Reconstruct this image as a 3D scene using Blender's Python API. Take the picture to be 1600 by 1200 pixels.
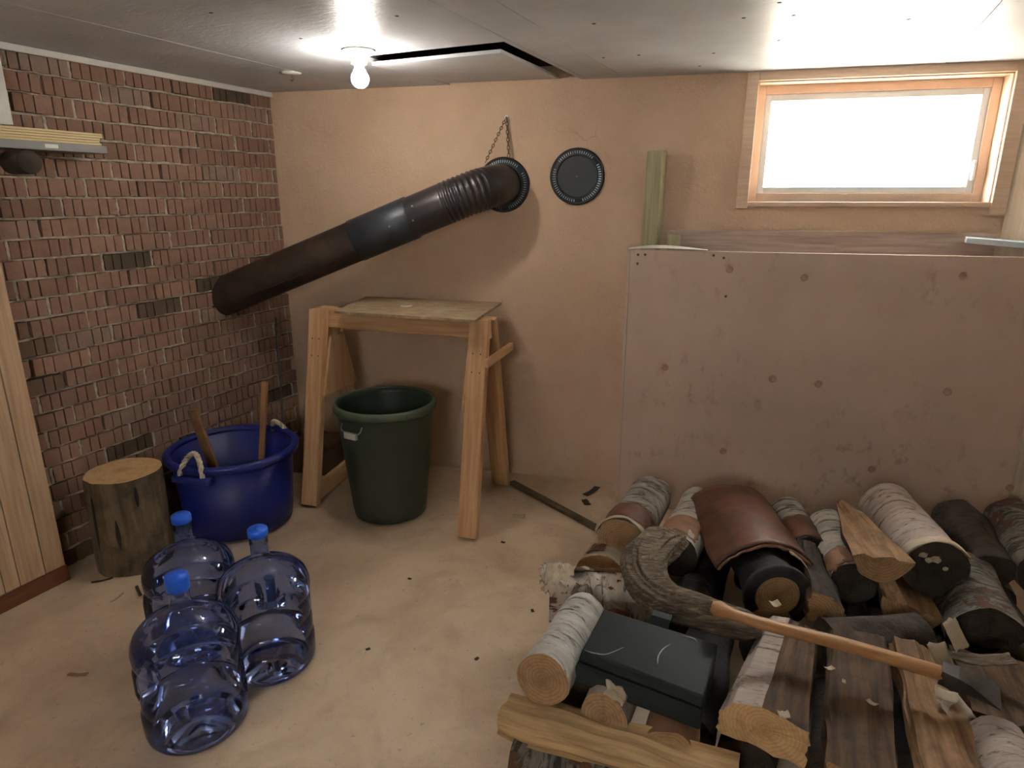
import bpy, bmesh, math, random
from mathutils import Vector, Matrix, noise

random.seed(7)
SC = bpy.context.scene
COL = SC.collection
for _o in list(bpy.data.objects):
    bpy.data.objects.remove(_o)

# ------------------------------------------------------------------ camera
FPX, PITCH, CAMZ = 1020.0, math.radians(16.0), 1.42
cam_d = bpy.data.cameras.new('camera')
cam_d.sensor_width = 36.0
cam_d.lens = 36.0 * FPX / 1600.0
cam_d.clip_start = 0.02
cam = bpy.data.objects.new('camera', cam_d)
cam.location = (0, 0, CAMZ)
cam.rotation_euler = (math.pi / 2 - PITCH, 0, 0)
COL.objects.link(cam)
SC.camera = cam

# ------------------------------------------------------------------ sky and exposure
world = bpy.data.worlds.new('overcast_sky')
SC.world = world
world.use_nodes = True
bg = world.node_tree.nodes['Background']
bg.inputs['Color'].default_value = (1.0, 0.975, 0.94, 1)
bg.inputs['Strength'].default_value = 34.0
SC.view_settings.view_transform = 'Standard'
SC.view_settings.look = 'None'
SC.view_settings.gamma = 1.0
SC.view_settings.use_curve_mapping = False
SC.view_settings.exposure = 0.35
sun_d = bpy.data.lights.new('sun', 'SUN')
sun_d.energy = 120.0
sun_d.color = (1.0, 0.95, 0.88)
sun_d.angle = math.radians(1.0)
sun = bpy.data.objects.new('sun', sun_d)
sun.rotation_euler = Vector((-0.22, 0.32, -0.92)).to_track_quat('-Z', 'Y').to_euler()   # high sun behind the house, on the ground outside
COL.objects.link(sun)
BULB_STRENGTH = 240.0
SC.cycles.use_denoising = True
SC.cycles.use_adaptive_sampling = True
SC.cycles.adaptive_threshold = 0.025
SC.cycles.max_bounces = 7
SC.cycles.diffuse_bounces = 4
SC.cycles.glossy_bounces = 3
SC.cycles.transparent_max_bounces = 24
SC.cycles.caustics_reflective = False
SC.cycles.caustics_refractive = False

CP, SP = math.cos(PITCH), math.sin(PITCH)
def ray(u, v):
    dx, dy = (u - 800) / FPX, (600 - v) / FPX
    return Vector((dx, CP + dy * SP, -SP + dy * CP))
def P(u, v, z):                     # the point at height z seen at photo pixel (u, v)
    r = ray(u, v)
    s = (z - CAMZ) / r.z
    return Vector((0, 0, CAMZ)) + r * s

# ------------------------------------------------------------------ frames of the two main walls
AX = math.radians(14.0)
WD = Vector((math.cos(AX), -math.sin(AX), 0))          # along the painted wall, to the right
WN = Vector((math.sin(AX), math.cos(AX), 0))           # into that wall
WA = Vector((-0.445, 3.34, 0))
BX = math.radians(24.7)
LD = Vector((-math.sin(BX), -math.cos(BX), 0))         # along the brick wall, towards the camera
LN = Vector((math.cos(BX), -math.sin(BX), 0))          # out of the brick wall, into the room
CORNER = Vector((-1.207, 3.530, 0))
def frame(o, x, y):
    m = Matrix.Identity(4)
    for i in range(3):
        m[i][0], m[i][1], m[i][2], m[i][3] = x[i], y[i], (0, 0, 1)[i], o[i]
    return m
MB_ = frame(WA, WD, WN)              # local: (along, into wall, up)
ML_ = frame(CORNER, LD, LN)          # local: (along, out into room, up)
def W(u, v, off=0.0):                # local painted-wall coordinates (t, off, z) seen at a pixel
    r = ray(u, v)
    n = WN
    s = ((WA + WN * off) - Vector((0, 0, CAMZ))).dot(n) / r.dot(n)
    p = Vector((0, 0, CAMZ)) + r * s
    return Vector(((p - WA).dot(WD), off, p.z))
def L(u, v, off=0.0):                # the same for the brick wall
    r = ray(u, v)
    s = ((CORNER + LN * off) - Vector((0, 0, CAMZ))).dot(LN) / r.dot(LN)
    p = Vector((0, 0, CAMZ)) + r * s
    return Vector(((p - CORNER).dot(LD), off, p.z))
CEIL = 1.92

# ------------------------------------------------------------------ materials
def lin(c):
    return tuple(((x / 255) / 12.92 if x / 255 <= 0.04045 else ((x / 255 + 0.055) / 1.055) ** 2.4) for x in c) + (1,)

class NT:
    def __init__(s, name):
        s.m = bpy.data.materials.new(name)
        s.m.use_nodes = True
        s.t = s.m.node_tree
        s.b = s.t.nodes['Principled BSDF']
        s.tc = s.t.nodes.new('ShaderNodeTexCoord')
    def n(s, kind, **kw):
        nd = s.t.nodes.new(kind)
        for k, v in kw.items():
            if k in nd.inputs: nd.inputs[k].default_value = v
            else: setattr(nd, k, v)
        return nd
    def link(s, a, b): s.t.links.new(a, b)
    def mapped(s, scale, out='Object'):
        mp = s.n('ShaderNodeMapping')
        mp.inputs['Scale'].default_value = scale if hasattr(scale, '__len__') else (scale,) * 3
        s.link(s.tc.outputs[out], mp.inputs['Vector'])
        return mp.outputs['Vector']
    def noise(s, scale, detail=4, rough=0.6, dist=0.0, out='Object'):
        nd = s.n('ShaderNodeTexNoise', Scale=1.0, Detail=detail, Roughness=rough, Distortion=dist)
        s.link(s.mapped(scale, out), nd.inputs['Vector'])
        return nd.outputs['Fac']
    def ramp(s, fac, stops):
        r = s.n('ShaderNodeValToRGB')
        el = r.color_ramp.elements
        while len(el) < len(stops): el.new(0.5)
        for e, (p, c) in zip(el, stops):
            e.position = p
            e.color = c if len(c) == 4 else tuple(c) + (1,)
        s.link(fac, r.inputs['Fac'])
        return r.outputs['Color']
    def mix(s, fac, a, b, mode='MIX'):
        m = s.n('ShaderNodeMix', data_type='RGBA', blend_type=mode)
        for sock, val in ((m.inputs[0], fac), (m.inputs[6], a), (m.inputs[7], b)):
            if hasattr(val, 'links'): s.link(val, sock)
            else: sock.default_value = val
        return m.outputs[2]
    def base(s, col):
        if hasattr(col, 'links'): s.link(col, s.b.inputs['Base Color'])
        else: s.b.inputs['Base Color'].default_value = col
    def bump(s, fac, strength=0.3, dist=0.01):
        bp = s.n('ShaderNodeBump', Strength=strength, Distance=dist)
        s.link(fac, bp.inputs['Height'])
        s.link(bp.outputs['Normal'], s.b.inputs['Normal'])
    def set(s, **kw):
        for k, v in kw.items(): s.b.inputs[k.replace('_', ' ')].default_value = v
        return s.m

def simple(name, c, rough=0.6, metal=0.0, var=0.15, scale=12, bump=0.1, bscale=60, spec=0.5, coat=0.0):
    t = NT(name)
    c = lin(c)
    dark = tuple(x * (1 - var) for x in c[:3]) + (1,)
    lite = tuple(min(1, x * (1 + var)) for x in c[:3]) + (1,)
    t.base(t.ramp(t.noise(scale), [(0.3, dark), (0.7, lite)]))
    if bump: t.bump(t.noise(bscale, 5), bump, 0.004)
    return t.set(Roughness=rough, Metallic=metal, Specular_IOR_Level=spec, Coat_Weight=coat)

def m_plaster():
    t = NT('painted_plaster')
    a = t.ramp(t.noise(2.2, 6, 0.65), [(0.3, lin((190, 160, 134))), (0.55, lin((202, 172, 145))), (0.75, lin((210, 182, 156)))])
    spots = t.ramp(t.noise(24, 3, 0.7), [(0.66, (0, 0, 0)), (0.76, (1, 1, 1))])
    a = t.mix(t.mix(0.35, (0, 0, 0, 1), spots), a, lin((166, 132, 108)))
    crack = t.n('ShaderNodeTexVoronoi', feature='DISTANCE_TO_EDGE', Scale=1.0)
    wob = t.n('ShaderNodeTexNoise', Scale=3.0, Detail=4.0)
    t.link(t.mapped(1), wob.inputs['Vector'])
    vm = t.n('ShaderNodeVectorMath', operation='MULTIPLY_ADD')
    t.link(wob.outputs['Color'], vm.inputs[0]); vm.inputs[1].default_value = (0.5, 0.5, 0.5)
    t.link(t.mapped(1.7), vm.inputs[2])
    t.link(vm.outputs[0], crack.inputs['Vector'])
    line = t.ramp(crack.outputs['Distance'], [(0.0, (1, 1, 1)), (0.004, (0, 0, 0))])
    msk = t.ramp(t.noise(1.6, 2), [(0.55, (0, 0, 0)), (0.65, (0.3, 0.3, 0.3))])
    both = t.mix(1.0, line, msk, 'MULTIPLY')
    a = t.mix(both, a, lin((120, 84, 62)))
    t.base(a)
    h = t.mix(0.5, t.noise(14, 6, 0.6), t.noise(70, 4, 0.7))
    t.bump(h, 0.8, 0.014)
    return t.set(Roughness=0.72, Specular_IOR_Level=0.3)

def m_ceiling():
    t = NT('glossy_grey_ceiling_paint')
    a = t.ramp(t.noise(3.0, 6, 0.65), [(0.3, lin((174, 177, 181))), (0.7, lin((200, 203, 207)))])
    sm = t.ramp(t.noise(20, 3), [(0.68, (0, 0, 0)), (0.78, (1, 1, 1))])
    a = t.mix(t.mix(0.25, (0, 0, 0, 1), sm), a, lin((120, 112, 106)))
    t.base(a)
    h = t.mix(0.5, t.noise((25, 60, 25), 4, 0.6, 0.8), t.noise(9, 4))
    t.bump(h, 0.42, 0.008)
    return t.set(Roughness=0.40, Specular_IOR_Level=0.5)

def m_floor():
    t = NT('dusty_concrete')
    a = t.ramp(t.noise(1.8, 7, 0.62, 0.3), [(0.3, lin((170, 148, 124))), (0.5, lin((206, 181, 152))), (0.72, lin((222, 199, 171)))])
    sp = t.ramp(t.noise(45, 3, 0.6), [(0.64, (0, 0, 0)), (0.72, (1, 1, 1))])
    a = t.mix(t.mix(0.4, (0, 0, 0, 1), sp), a, lin((112, 84, 60)))
    st = t.ramp(t.noise(4.5, 6, 0.7, 0.5), [(0.5, (0, 0, 0)), (0.68, (0.32, 0.32, 0.32))])
    a = t.mix(st, a, lin((140, 112, 88)))
    ln = t.ramp(t.noise((6, 1.2, 1), 5, 0.6, 1.5), [(0.62, (0, 0, 0)), (0.7, (1, 1, 1))])
    a = t.mix(t.mix(0.22, (0, 0, 0, 1), ln), a, lin((205, 172, 138)))
    t.base(a)
    t.bump(t.mix(0.5, t.noise(9, 6), t.noise(80, 4)), 0.3, 0.008)
    return t.set(Roughness=0.52, Specular_IOR_Level=0.6)

def m_brick():
    t = NT('scored_red_brick')
    oi = t.n('ShaderNodeObjectInfo')
    a = t.ramp(oi.outputs['Random'], [(0.0, lin((58, 54, 44))), (0.03, lin((74, 66, 52))), (0.06, lin((130, 100, 84))),
                                      (0.5, lin((144, 112, 95))), (0.85, lin((154, 120, 102))), (1.0, lin((140, 120, 106)))])
    a = t.mix(t.ramp(t.noise(16, 5, 0.65), [(0.35, (0, 0, 0)), (0.75, (0.55, 0.55, 0.55))]), a, lin((112, 88, 70)))
    a = t.mix(t.ramp(t.noise(5, 3), [(0.6, (0, 0, 0)), (0.75, (0.6, 0.6, 0.6))]), a, lin((142, 124, 106)))
    t.base(a)
    t.bump(t.noise(60, 5), 0.5, 0.006)
    return t.set(Roughness=0.9, Specular_IOR_Level=0.2)

def m_wood(name, c1, c2, axis=2, rough=0.6, knots=True, fine=1.0, dirt=None):
    t = NT(name)
    sc = [55 * fine] * 3; sc[axis] = 3
    a = t.ramp(t.noise(sc, 5, 0.6, 0.6), [(0.3, lin(c2)), (0.62, lin(c1))])
    if knots:
        s2 = [9] * 3; s2[axis] = 4
        k = t.ramp(t.noise(s2, 2, 0.5), [(0.70, (0, 0, 0)), (0.76, (1, 1, 1))])
        a = t.mix(t.mix(0.55, (0, 0, 0, 1), k), a, tuple(x * 0.4 for x in lin(c2)[:3]) + (1,))
    if dirt:
        a = t.mix(t.ramp(t.noise(7, 5, 0.65), [(0.45, (0, 0, 0)), (0.65, (0.8, 0.8, 0.8))]), a, lin(dirt))
    t.base(a)
    t.bump(t.noise(sc, 5, 0.6, 0.6), 0.3, 0.004)
    return t.set(Roughness=rough, Specular_IOR_Level=0.3)

def m_birch(name, white=(192, 186, 176), brown=(116, 80, 58), dark=(52, 45, 40), peel=0.62, grey=0.5, streak=0.54):
    t = NT(name)
    a = t.ramp(t.noise((6, 6, 16), 6, 0.7, 0.6), [(0.28, tuple(x * grey for x in lin(white)[:3]) + (1,)), (0.58, lin(white))])
    big = t.ramp(t.noise((7, 7, 34), 6, 0.7, 1.2), [(streak, (0, 0, 0)), (streak + 0.09, (1, 1, 1))])
    a = t.mix(t.mix(0.85, (0, 0, 0, 1), big), a, lin(dark))
    lent = t.ramp(t.noise((22, 22, 150), 3, 0.6, 0.3), [(0.64, (0, 0, 0)), (0.70, (1, 1, 1))])
    a = t.mix(t.mix(0.7, (0, 0, 0, 1), lent), a, lin(dark))
    pl = t.ramp(t.noise((7, 7, 8), 6, 0.65, 0.8), [(peel, (0, 0, 0)), (peel + 0.03, (1, 1, 1))])
    a = t.mix(pl, a, lin(brown))
    t.base(a)
    t.bump(t.mix(0.5, t.noise((10, 10, 70), 5, 0.65), pl), 0.7, 0.01)
    return t.set(Roughness=0.75, Specular_IOR_Level=0.25)

def m_rings(name, c1, c2, dirt=0.4):
    t = NT(name)
    mp = t.mapped((1, 1, 0))
    ln = t.n('ShaderNodeVectorMath', operation='LENGTH')
    t.link(mp, ln.inputs[0])
    wob = t.n('ShaderNodeMath', operation='MULTIPLY_ADD')
    t.link(t.noise(14, 3), wob.inputs[0]); wob.inputs[1].default_value = 0.02
    t.link(ln.outputs['Value'], wob.inputs[2])
    sn = t.n('ShaderNodeMath', operation='MULTIPLY'); t.link(wob.outputs[0], sn.inputs[0]); sn.inputs[1].default_value = 700
    s2 = t.n('ShaderNodeMath', operation='SINE'); t.link(sn.outputs[0], s2.inputs[0])
    a = t.ramp(s2.outputs[0], [(0.0, lin(c1)), (1.0, lin(c2))])
    core = t.ramp(wob.outputs[0], [(0.0, (0.7, 0.7, 0.7)), (0.05, (0, 0, 0))])
    a = t.mix(core, a, tuple(x * 0.5 for x in lin(c2)[:3]) + (1,))
    a = t.mix(t.ramp(t.noise(28, 5, 0.65), [(0.46, (0, 0, 0)), (0.66, (dirt, dirt, dirt))]), a, tuple(x * 0.35 for x in lin(c2)[:3]) + (1,))
    t.base(a)
    t.bump(t.noise(70, 5), 0.4, 0.005)
    return t.set(Roughness=0.8, Specular_IOR_Level=0.2)

def m_bottle():
    t = NT('blue_tinted_clear_plastic')
    nt = t.t
    tr = t.n('ShaderNodeBsdfTransparent'); tr.inputs['Color'].default_value = (0.62, 0.68, 0.85, 1)
    gl = t.n('ShaderNodeBsdfGlossy'); gl.inputs['Roughness'].default_value = 0.06
    gl.inputs['Color'].default_value = (0.9, 0.93, 1, 1)
    df = t.n('ShaderNodeBsdfDiffuse'); df.inputs['Color'].default_value = (0.07, 0.12, 0.48, 1)
    m0 = t.n('ShaderNodeMixShader'); m0.inputs[0].default_value = 0.11
    t.link(tr.outputs[0], m0.inputs[1]); t.link(df.outputs[0], m0.inputs[2])
    fr = t.n('ShaderNodeFresnel'); fr.inputs['IOR'].default_value = 1.45
    m1 = t.n('ShaderNodeMixShader')
    t.link(fr.outputs[0], m1.inputs[0]); t.link(m0.outputs[0], m1.inputs[1]); t.link(gl.outputs[0], m1.inputs[2])
    t.link(m1.outputs[0], nt.nodes['Material Output'].inputs['Surface'])
    return t.m

def m_glass():
    t = NT('clear_window_glass')
    tr = t.n('ShaderNodeBsdfTransparent'); tr.inputs['Color'].default_value = (0.95, 0.97, 0.97, 1)
    gl = t.n('ShaderNodeBsdfGlossy'); gl.inputs['Roughness'].default_value = 0.02
    m1 = t.n('ShaderNodeMixShader'); m1.inputs[0].default_value = 0.05
    t.link(tr.outputs[0], m1.inputs[1]); t.link(gl.outputs[0], m1.inputs[2])
    t.link(m1.outputs[0], t.t.nodes['Material Output'].inputs['Surface'])
    return t.m

def m_bulb():
    t = NT('lit_bulb_globe')
    t.b.inputs['Base Color'].default_value = (1, 1, 1, 1)
    t.b.inputs['Emission Color'].default_value = (1.0, 0.93, 0.84, 1)
    t.b.inputs['Emission Strength'].default_value = BULB_STRENGTH
    return t.m

def m_pipe(name, c1, c2, rough=0.5):
    t = NT(name)
    t.base(t.ramp(t.noise(9, 6, 0.65, 0.4), [(0.35, lin(c1)), (0.7, lin(c2))]))
    t.bump(t.noise(40, 4), 0.12, 0.003)
    return t.set(Roughness=rough, Metallic=0.35, Specular_IOR_Level=0.5)

M = dict(
    plaster=m_plaster(), ceiling=m_ceiling(), floor=m_floor(), brick=m_brick(),
    mortar=simple('rough_grey_mortar', (180, 168, 150), 0.95, var=0.35, scale=30, bump=0.6, bscale=80, spec=0.1),
    trim_white=simple('white_trim_paint', (200, 196, 188), 0.5, var=0.05, bump=0.05),
    panel=m_wood('tan_wall_panelling', (192, 162, 130), (164, 134, 104), 2, 0.5, False, 1.4),
    panel_cream=m_wood('cream_wall_boards', (226, 208, 184), (205, 184, 158), 2, 0.5, False, 1.2),
    baseb=m_wood('brown_baseboard_wood', (112, 72, 48), (86, 54, 36), 0, 0.5, False),
    casing=m_wood('peach_window_casing', (206, 178, 154), (190, 160, 134), 0, 0.55, False),
    jamb=simple('peach_jamb_paint', (214, 186, 162), 0.6, var=0.06, bump=0.08),
    vinyl=simple('white_window_vinyl', (222, 226, 228), 0.4, var=0.03, bump=0.0),
    binpaint=None, pine=m_wood('pine_lumber', (200, 160, 118), (172, 128, 88), 2, 0.55, True),
    pine_x=m_wood('pine_lumber_lengthwise', (176, 124, 86), (138, 90, 60), 0, 0.6, True),
    pine_green=m_wood('green_treated_lumber', (168, 160, 126), (140, 134, 104), 2, 0.65, False),
    plydusty=None,
    greenplastic=simple('dark_green_plastic', (44, 54, 44), 0.42, var=0.12, scale=5, bump=0.05, bscale=30),
    greenrim=simple('worn_green_plastic', (74, 86, 66), 0.5, var=0.15),
    blueplastic=simple('deep_blue_plastic', (29, 41, 116), 0.42, var=0.10, scale=4, bump=0.06, bscale=25),
    bluecap=simple('bright_blue_cap_plastic', (26, 92, 214), 0.4, var=0.05, bump=0.0),
    rope=simple('cream_rope', (196, 184, 158), 0.9, var=0.2, scale=60, bump=0.5, bscale=120),
    bottle=m_bottle(), glass=m_glass(), bulb=m_bulb(),
    blackplastic=simple('black_plastic', (22, 24, 26), 0.4, var=0.1, bump=0.03),
    blackmetal=simple('black_enamelled_metal', (24, 27, 28), 0.46, 0.0, var=0.15, scale=6, bump=0.04),
    pipe_blue=m_pipe('blued_steel_pipe', (40, 44, 50), (64, 66, 70), 0.42),
    pipe_rust=m_pipe('rusty_brown_pipe', (44, 36, 30), (74, 58, 46), 0.55),
    pipe_elbow=m_pipe('dark_elbow_steel', (46, 42, 44), (70, 62, 62), 0.36),
    soot=simple('black_soot', (10, 10, 10), 0.95, bump=0.1),
    steel=simple('dull_steel', (150, 152, 154), 0.35, 0.9, var=0.2, bump=0.05),
    darksteel=simple('dark_forged_steel', (86, 84, 84), 0.4, 0.85, var=0.35, scale=20, bump=0.2),
    chain=simple('rusty_chain_steel', (104, 88, 70), 0.5, 0.6, var=0.25),
    porcelain=simple('white_porcelain', (232, 230, 224), 0.25, var=0.02, bump=0.0),
    greytin=simple('grey_painted_sheet', (124, 122, 120), 0.5, var=0.06, bump=0.04),
    paleboard=m_wood('pale_wood_strip', (222, 200, 150), (196, 170, 120), 0, 0.5, False),
    paper=simple('white_paper', (220, 218, 212), 0.8, var=0.03, bump=0.0),
    blueboard=simple('pale_blue_paint', (188, 200, 208), 0.6, var=0.1, bump=0.2),
    concrete=simple('dusty_old_concrete', (128, 108, 88), 0.9, var=0.25, scale=10, bump=0.6, bscale=40),
    birch=m_birch('white_birch_bark', peel=0.66), birch_grey=m_birch('grey_birch_bark', (168, 162, 152), peel=0.70, grey=0.35, streak=0.49),
    birch_pale=m_birch('pale_birch_bark', (190, 174, 150), dark=(150, 128, 100), peel=0.68, grey=0.7),
    birch_shaggy=m_birch('shaggy_birch_bark', (190, 176, 160), brown=(112, 66, 46), peel=0.54, grey=0.6),
    birch_pink=m_birch('pinkish_birch_bark', (178, 162, 152), brown=(120, 92, 76), peel=0.72, grey=0.7),
    bark_mossy=m_birch('mottled_dark_bark', (124, 118, 108), brown=(88, 60, 44), dark=(32, 29, 26), peel=0.50, grey=0.4, streak=0.47),
    bark_red=simple('reddish_inner_bark', (90, 54, 38), 0.5, var=0.5, scale=14, bump=0.3, bscale=50),
    bark_inner=simple('tan_inner_bark', (136, 100, 76), 0.7, var=0.25, scale=20, bump=0.3),
    bark_dark=simple('dark_rough_bark', (58, 48, 40), 0.9, var=0.5, scale=22, bump=0.9, bscale=45),
    bark_black=simple('blackened_bark', (34, 30, 28), 0.85, var=0.4, scale=22, bump=0.8, bscale=45),
    bark_stump=m_wood('weathered_stump_wood', (116, 100, 76), (70, 60, 46), 2, 0.85, True, 0.5, (52, 43, 33)),
    weathered=None, boxblack=simple('matte_black_enamel', (26, 30, 28), 0.6, var=0.2, scale=8, bump=0.05, spec=0.25), knot=simple('peach_filled_knot', (160, 130, 112), 0.6, var=0.2, scale=60, bump=0.3),
    rings=m_rings('tan_end_grain', (166, 134, 98), (150, 118, 84)),
    rings_pale=m_rings('pale_end_grain', (206, 170, 122), (194, 156, 108), 0.3),
    rings_dark=m_rings('darkened_end_grain', (66, 58, 50), (56, 50, 44), 0.6),
    split_tan=m_wood('tan_split_wood', (150, 116, 80), (106, 78, 51), 2, 0.75, True, 0.9, (72, 52, 36)),
    split_pale=m_wood('pale_split_wood', (190, 160, 116), (154, 122, 84), 2, 0.75, True, 0.9),
    split_brown=m_wood('brown_split_wood', (98, 74, 52), (58, 42, 30), 2, 0.8, True, 0.9, (42, 31, 23)),
    handle=m_wood('varnished_handle_wood', (178, 132, 86), (148, 102, 62), 2, 0.45, False, 0.6),
)
def m_bin():
    t = NT('peach_painted_plywood')
    a = t.ramp(t.noise(3, 6, 0.6), [(0.3, lin((184, 160, 143))), (0.7, lin((199, 175, 157)))])
    st = t.ramp(t.noise((14, 14, 10), 6, 0.7), [(0.54, (0, 0, 0)), (0.68, (1, 1, 1))])
    low = t.ramp(t.noise(1.8, 2), [(0.42, (0, 0, 0)), (0.6, (0.55, 0.55, 0.55))])
    a = t.mix(t.mix(1.0, st, low, 'MULTIPLY'), a, lin((116, 82, 62)))
    t.base(a)
    t.bump(t.mix(0.5, t.noise((70, 70, 8), 4), t.noise(20, 5)), 0.22, 0.004)
    return t.set(Roughness=0.55, Specular_IOR_Level=0.35)
def m_plydusty():
    t = NT('dusty_weathered_plywood')
    a = t.ramp(t.noise((12, 130, 12), 5, 0.65), [(0.35, lin((126, 104, 78))), (0.65, lin((178, 156, 124)))])
    a = t.mix(t.ramp(t.noise(9, 5), [(0.5, (0, 0, 0)), (0.7, (0.6, 0.6, 0.6))]), a, lin((176, 164, 140)))
    t.base(a); t.bump(t.noise((12, 130, 12), 5), 0.4, 0.004)
    return t.set(Roughness=0.85, Specular_IOR_Level=0.2)
def m_weathered():
    t = NT('weathered_grey_grain')
    a = t.ramp(t.noise((9, 55, 70), 6, 0.7, 0.9), [(0.3, lin((62, 54, 46))), (0.5, lin((112, 98, 82))), (0.7, lin((158, 142, 120)))])
    t.base(a); t.bump(t.noise((9, 55, 70), 6, 0.7, 0.9), 1.0, 0.012)
    return t.set(Roughness=0.85, Specular_IOR_Level=0.2)
M['binpaint'], M['plydusty'], M['weathered'] = m_bin(), m_plydusty(), m_weathered()

# ------------------------------------------------------------------ mesh helpers
class MB:
    def __init__(s): s.v, s.f, s.sm = [], [], []
    def add(s, vs, fs, smooth=False):
        o = len(s.v)
        s.v += [tuple(p) for p in vs]
        s.f += [tuple(i + o for i in f) for f in fs]
        s.sm += [smooth] * len(fs)
        return s
    def box(s, lo, hi, mat=None):
        (x0, y0, z0), (x1, y1, z1) = lo, hi
        vs = [Vector(p) for p in ((x0, y0, z0), (x1, y0, z0), (x1, y1, z0), (x0, y1, z0), (x0, y0, z1), (x1, y0, z1), (x1, y1, z1), (x0, y1, z1))]
        if mat is not None: vs = [mat @ p for p in vs]
        return s.add(vs, [(0, 3, 2, 1), (4, 5, 6, 7), (0, 1, 5, 4), (1, 2, 6, 5), (2, 3, 7, 6), (3, 0, 4, 7)])
    def prism(s, poly, z0, z1):
        n = len(poly)
        vs = [(x, y, z0) for x, y in poly] + [(x, y, z1) for x, y in poly]
        fs = [tuple(range(n - 1, -1, -1)), tuple(range(n, 2 * n))] + [(i, (i + 1) % n, n + (i + 1) % n, n + i) for i in range(n)]
        return s.add(vs, fs)
    def hexa(s, p8):
        return s.add(p8, [(0, 3, 2, 1), (4, 5, 6, 7), (0, 1, 5, 4), (1, 2, 6, 5), (2, 3, 7, 6), (3, 0, 4, 7)])
    def tube(s, path, rad, n=12, cap=True, flat=1.0, closed=False):
        path = [Vector(p) for p in path]
        rings, m = [], len(path)
        ref = None
        for i, p in enumerate(path):
            if closed: tg = path[(i + 1) % m] - path[i - 1]
            else: tg = path[min(i + 1, m - 1)] - path[max(i - 1, 0)]
            tg.normalize()
            if ref is None:
                ref = Vector((0, 0, 1)) if abs(tg.z) < 0.9 else Vector((1, 0, 0))
            a = (ref - tg * ref.dot(tg)).normalized()
            b = tg.cross(a)
            ref = a
            r = rad(i / (m - 1)) if callable(rad) else (rad[i] if hasattr(rad, '__len__') else rad)
            rings.append([p + a * (math.cos(2 * math.pi * k / n) * r) + b * (math.sin(2 * math.pi * k / n) * r * flat) for k in range(n)])
        vs = [q for r in rings for q in r]
        fs = []
        for i in range(m if closed else m - 1):
            j = (i + 1) % m
            for k in range(n):
                fs.append((i * n + k, i * n + (k + 1) % n, j * n + (k + 1) % n, j * n + k))
        s.add(vs, fs, True)
        if cap and not closed:
            s.add(rings[0], [tuple(range(n - 1, -1, -1))]); s.add(rings[-1], [tuple(range(n))])
        return s
    def lathe(s, prof, n=32, off=(0, 0, 0), fn=None, cap0=False, cap1=False, smooth=True):
        vs = []
        for r, z in prof:
            for k in range(n):
                a = 2 * math.pi * k / n
                p = Vector((off[0] + r * math.cos(a), off[1] + r * math.sin(a), off[2] + z))
                if fn: p = fn(p, a, r, z)
                vs.append(p)
        fs = [(i * n + k, i * n + (k + 1) % n, (i + 1) * n + (k + 1) % n, (i + 1) * n + k) for i in range(len(prof) - 1) for k in range(n)]
        s.add(vs, fs, smooth)
        if cap0: s.add(vs[:n], [tuple(range(n - 1, -1, -1))])
        if cap1: s.add(vs[-n:], [tuple(range(n))])
        return s
    def grid(s, fn, nu, nv, smooth=True):
        vs = [fn(i / nu, j / nv) for j in range(nv + 1) for i in range(nu + 1)]
        fs = [(j * (nu + 1) + i, j * (nu + 1) + i + 1, (j + 1) * (nu + 1) + i + 1, (j + 1) * (nu + 1) + i) for j in range(nv) for i in range(nu)]
        return s.add(vs, fs, smooth)
    def mesh(s, name, mat):
        me = bpy.data.meshes.new(name)
        me.from_pydata(s.v, [], s.f)
        me.polygons.foreach_set('use_smooth', s.sm)
        me.materials.append(mat)
        me.update()
        return me
    def build(s, name, mat, parent=None, bevel=0.0, solid=0.0, matrix=None):
        o = bpy.data.objects.new(name, s.mesh(name, mat))
        COL.objects.link(o)
        if parent: o.parent = parent
        if matrix is not None: o.matrix_local = matrix
        if solid:
            md = o.modifiers.new('thickness', 'SOLIDIFY'); md.thickness = solid; md.offset = -1
        if bevel:
            md = o.modifiers.new('bevel', 'BEVEL'); md.width = bevel; md.segments = 2; md.limit_method = 'ANGLE'
        return o

def empty(name, matrix=None):
    o = bpy.data.objects.new(name, None)
    o.empty_display_size = 0.05
    COL.objects.link(o)
    if matrix is not None: o.matrix_world = matrix
    return o
def tag(o, label, cat=None, group=None, kind=None):
    o['label'] = label
    if cat: o['category'] = cat
    if group: o['group'] = group
    if kind: o['kind'] = kind
    return o
def struct(o, label): return tag(o, label, kind='structure')
def nz(x, y=0.0, z=0.0): return noise.noise(Vector((x, y, z)))
def T(x, y, z): return Matrix.Translation((x, y, z))
def axis_frame(f, b):                # local z runs from f to b, y is up, x is to the viewer's left
    z = (b - f).normalized()
    x = Vector((0, 0, 1)).cross(z).normalized()
    y = z.cross(x)
    m = Matrix.Identity(4)
    for i in range(3): m[i][0], m[i][1], m[i][2], m[i][3] = x[i], y[i], z[i], f[i]
    return m

# ------------------------------------------------------------------ the room
T_END = 2.514
D = WA + WD * T_END
RD = Vector((0.46, -0.888, 0)).normalized()        # the wall on the right comes towards the camera, splaying out
RNI = Vector((0, 0, 1)).cross(RD)                   # its normal, away from the room
E = D + RD * 4.1
G = CORNER + LD * 5.2
ROOM = [CORNER, D, E, G]

fl = MB()
fl.grid(lambda a, b: (-4.2 + 9 * a, -2.0 + 6.2 * b, 0.0), 40, 40, False)
struct(fl.build('floor', M['floor']), 'dusty tan concrete basement floor')

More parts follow.
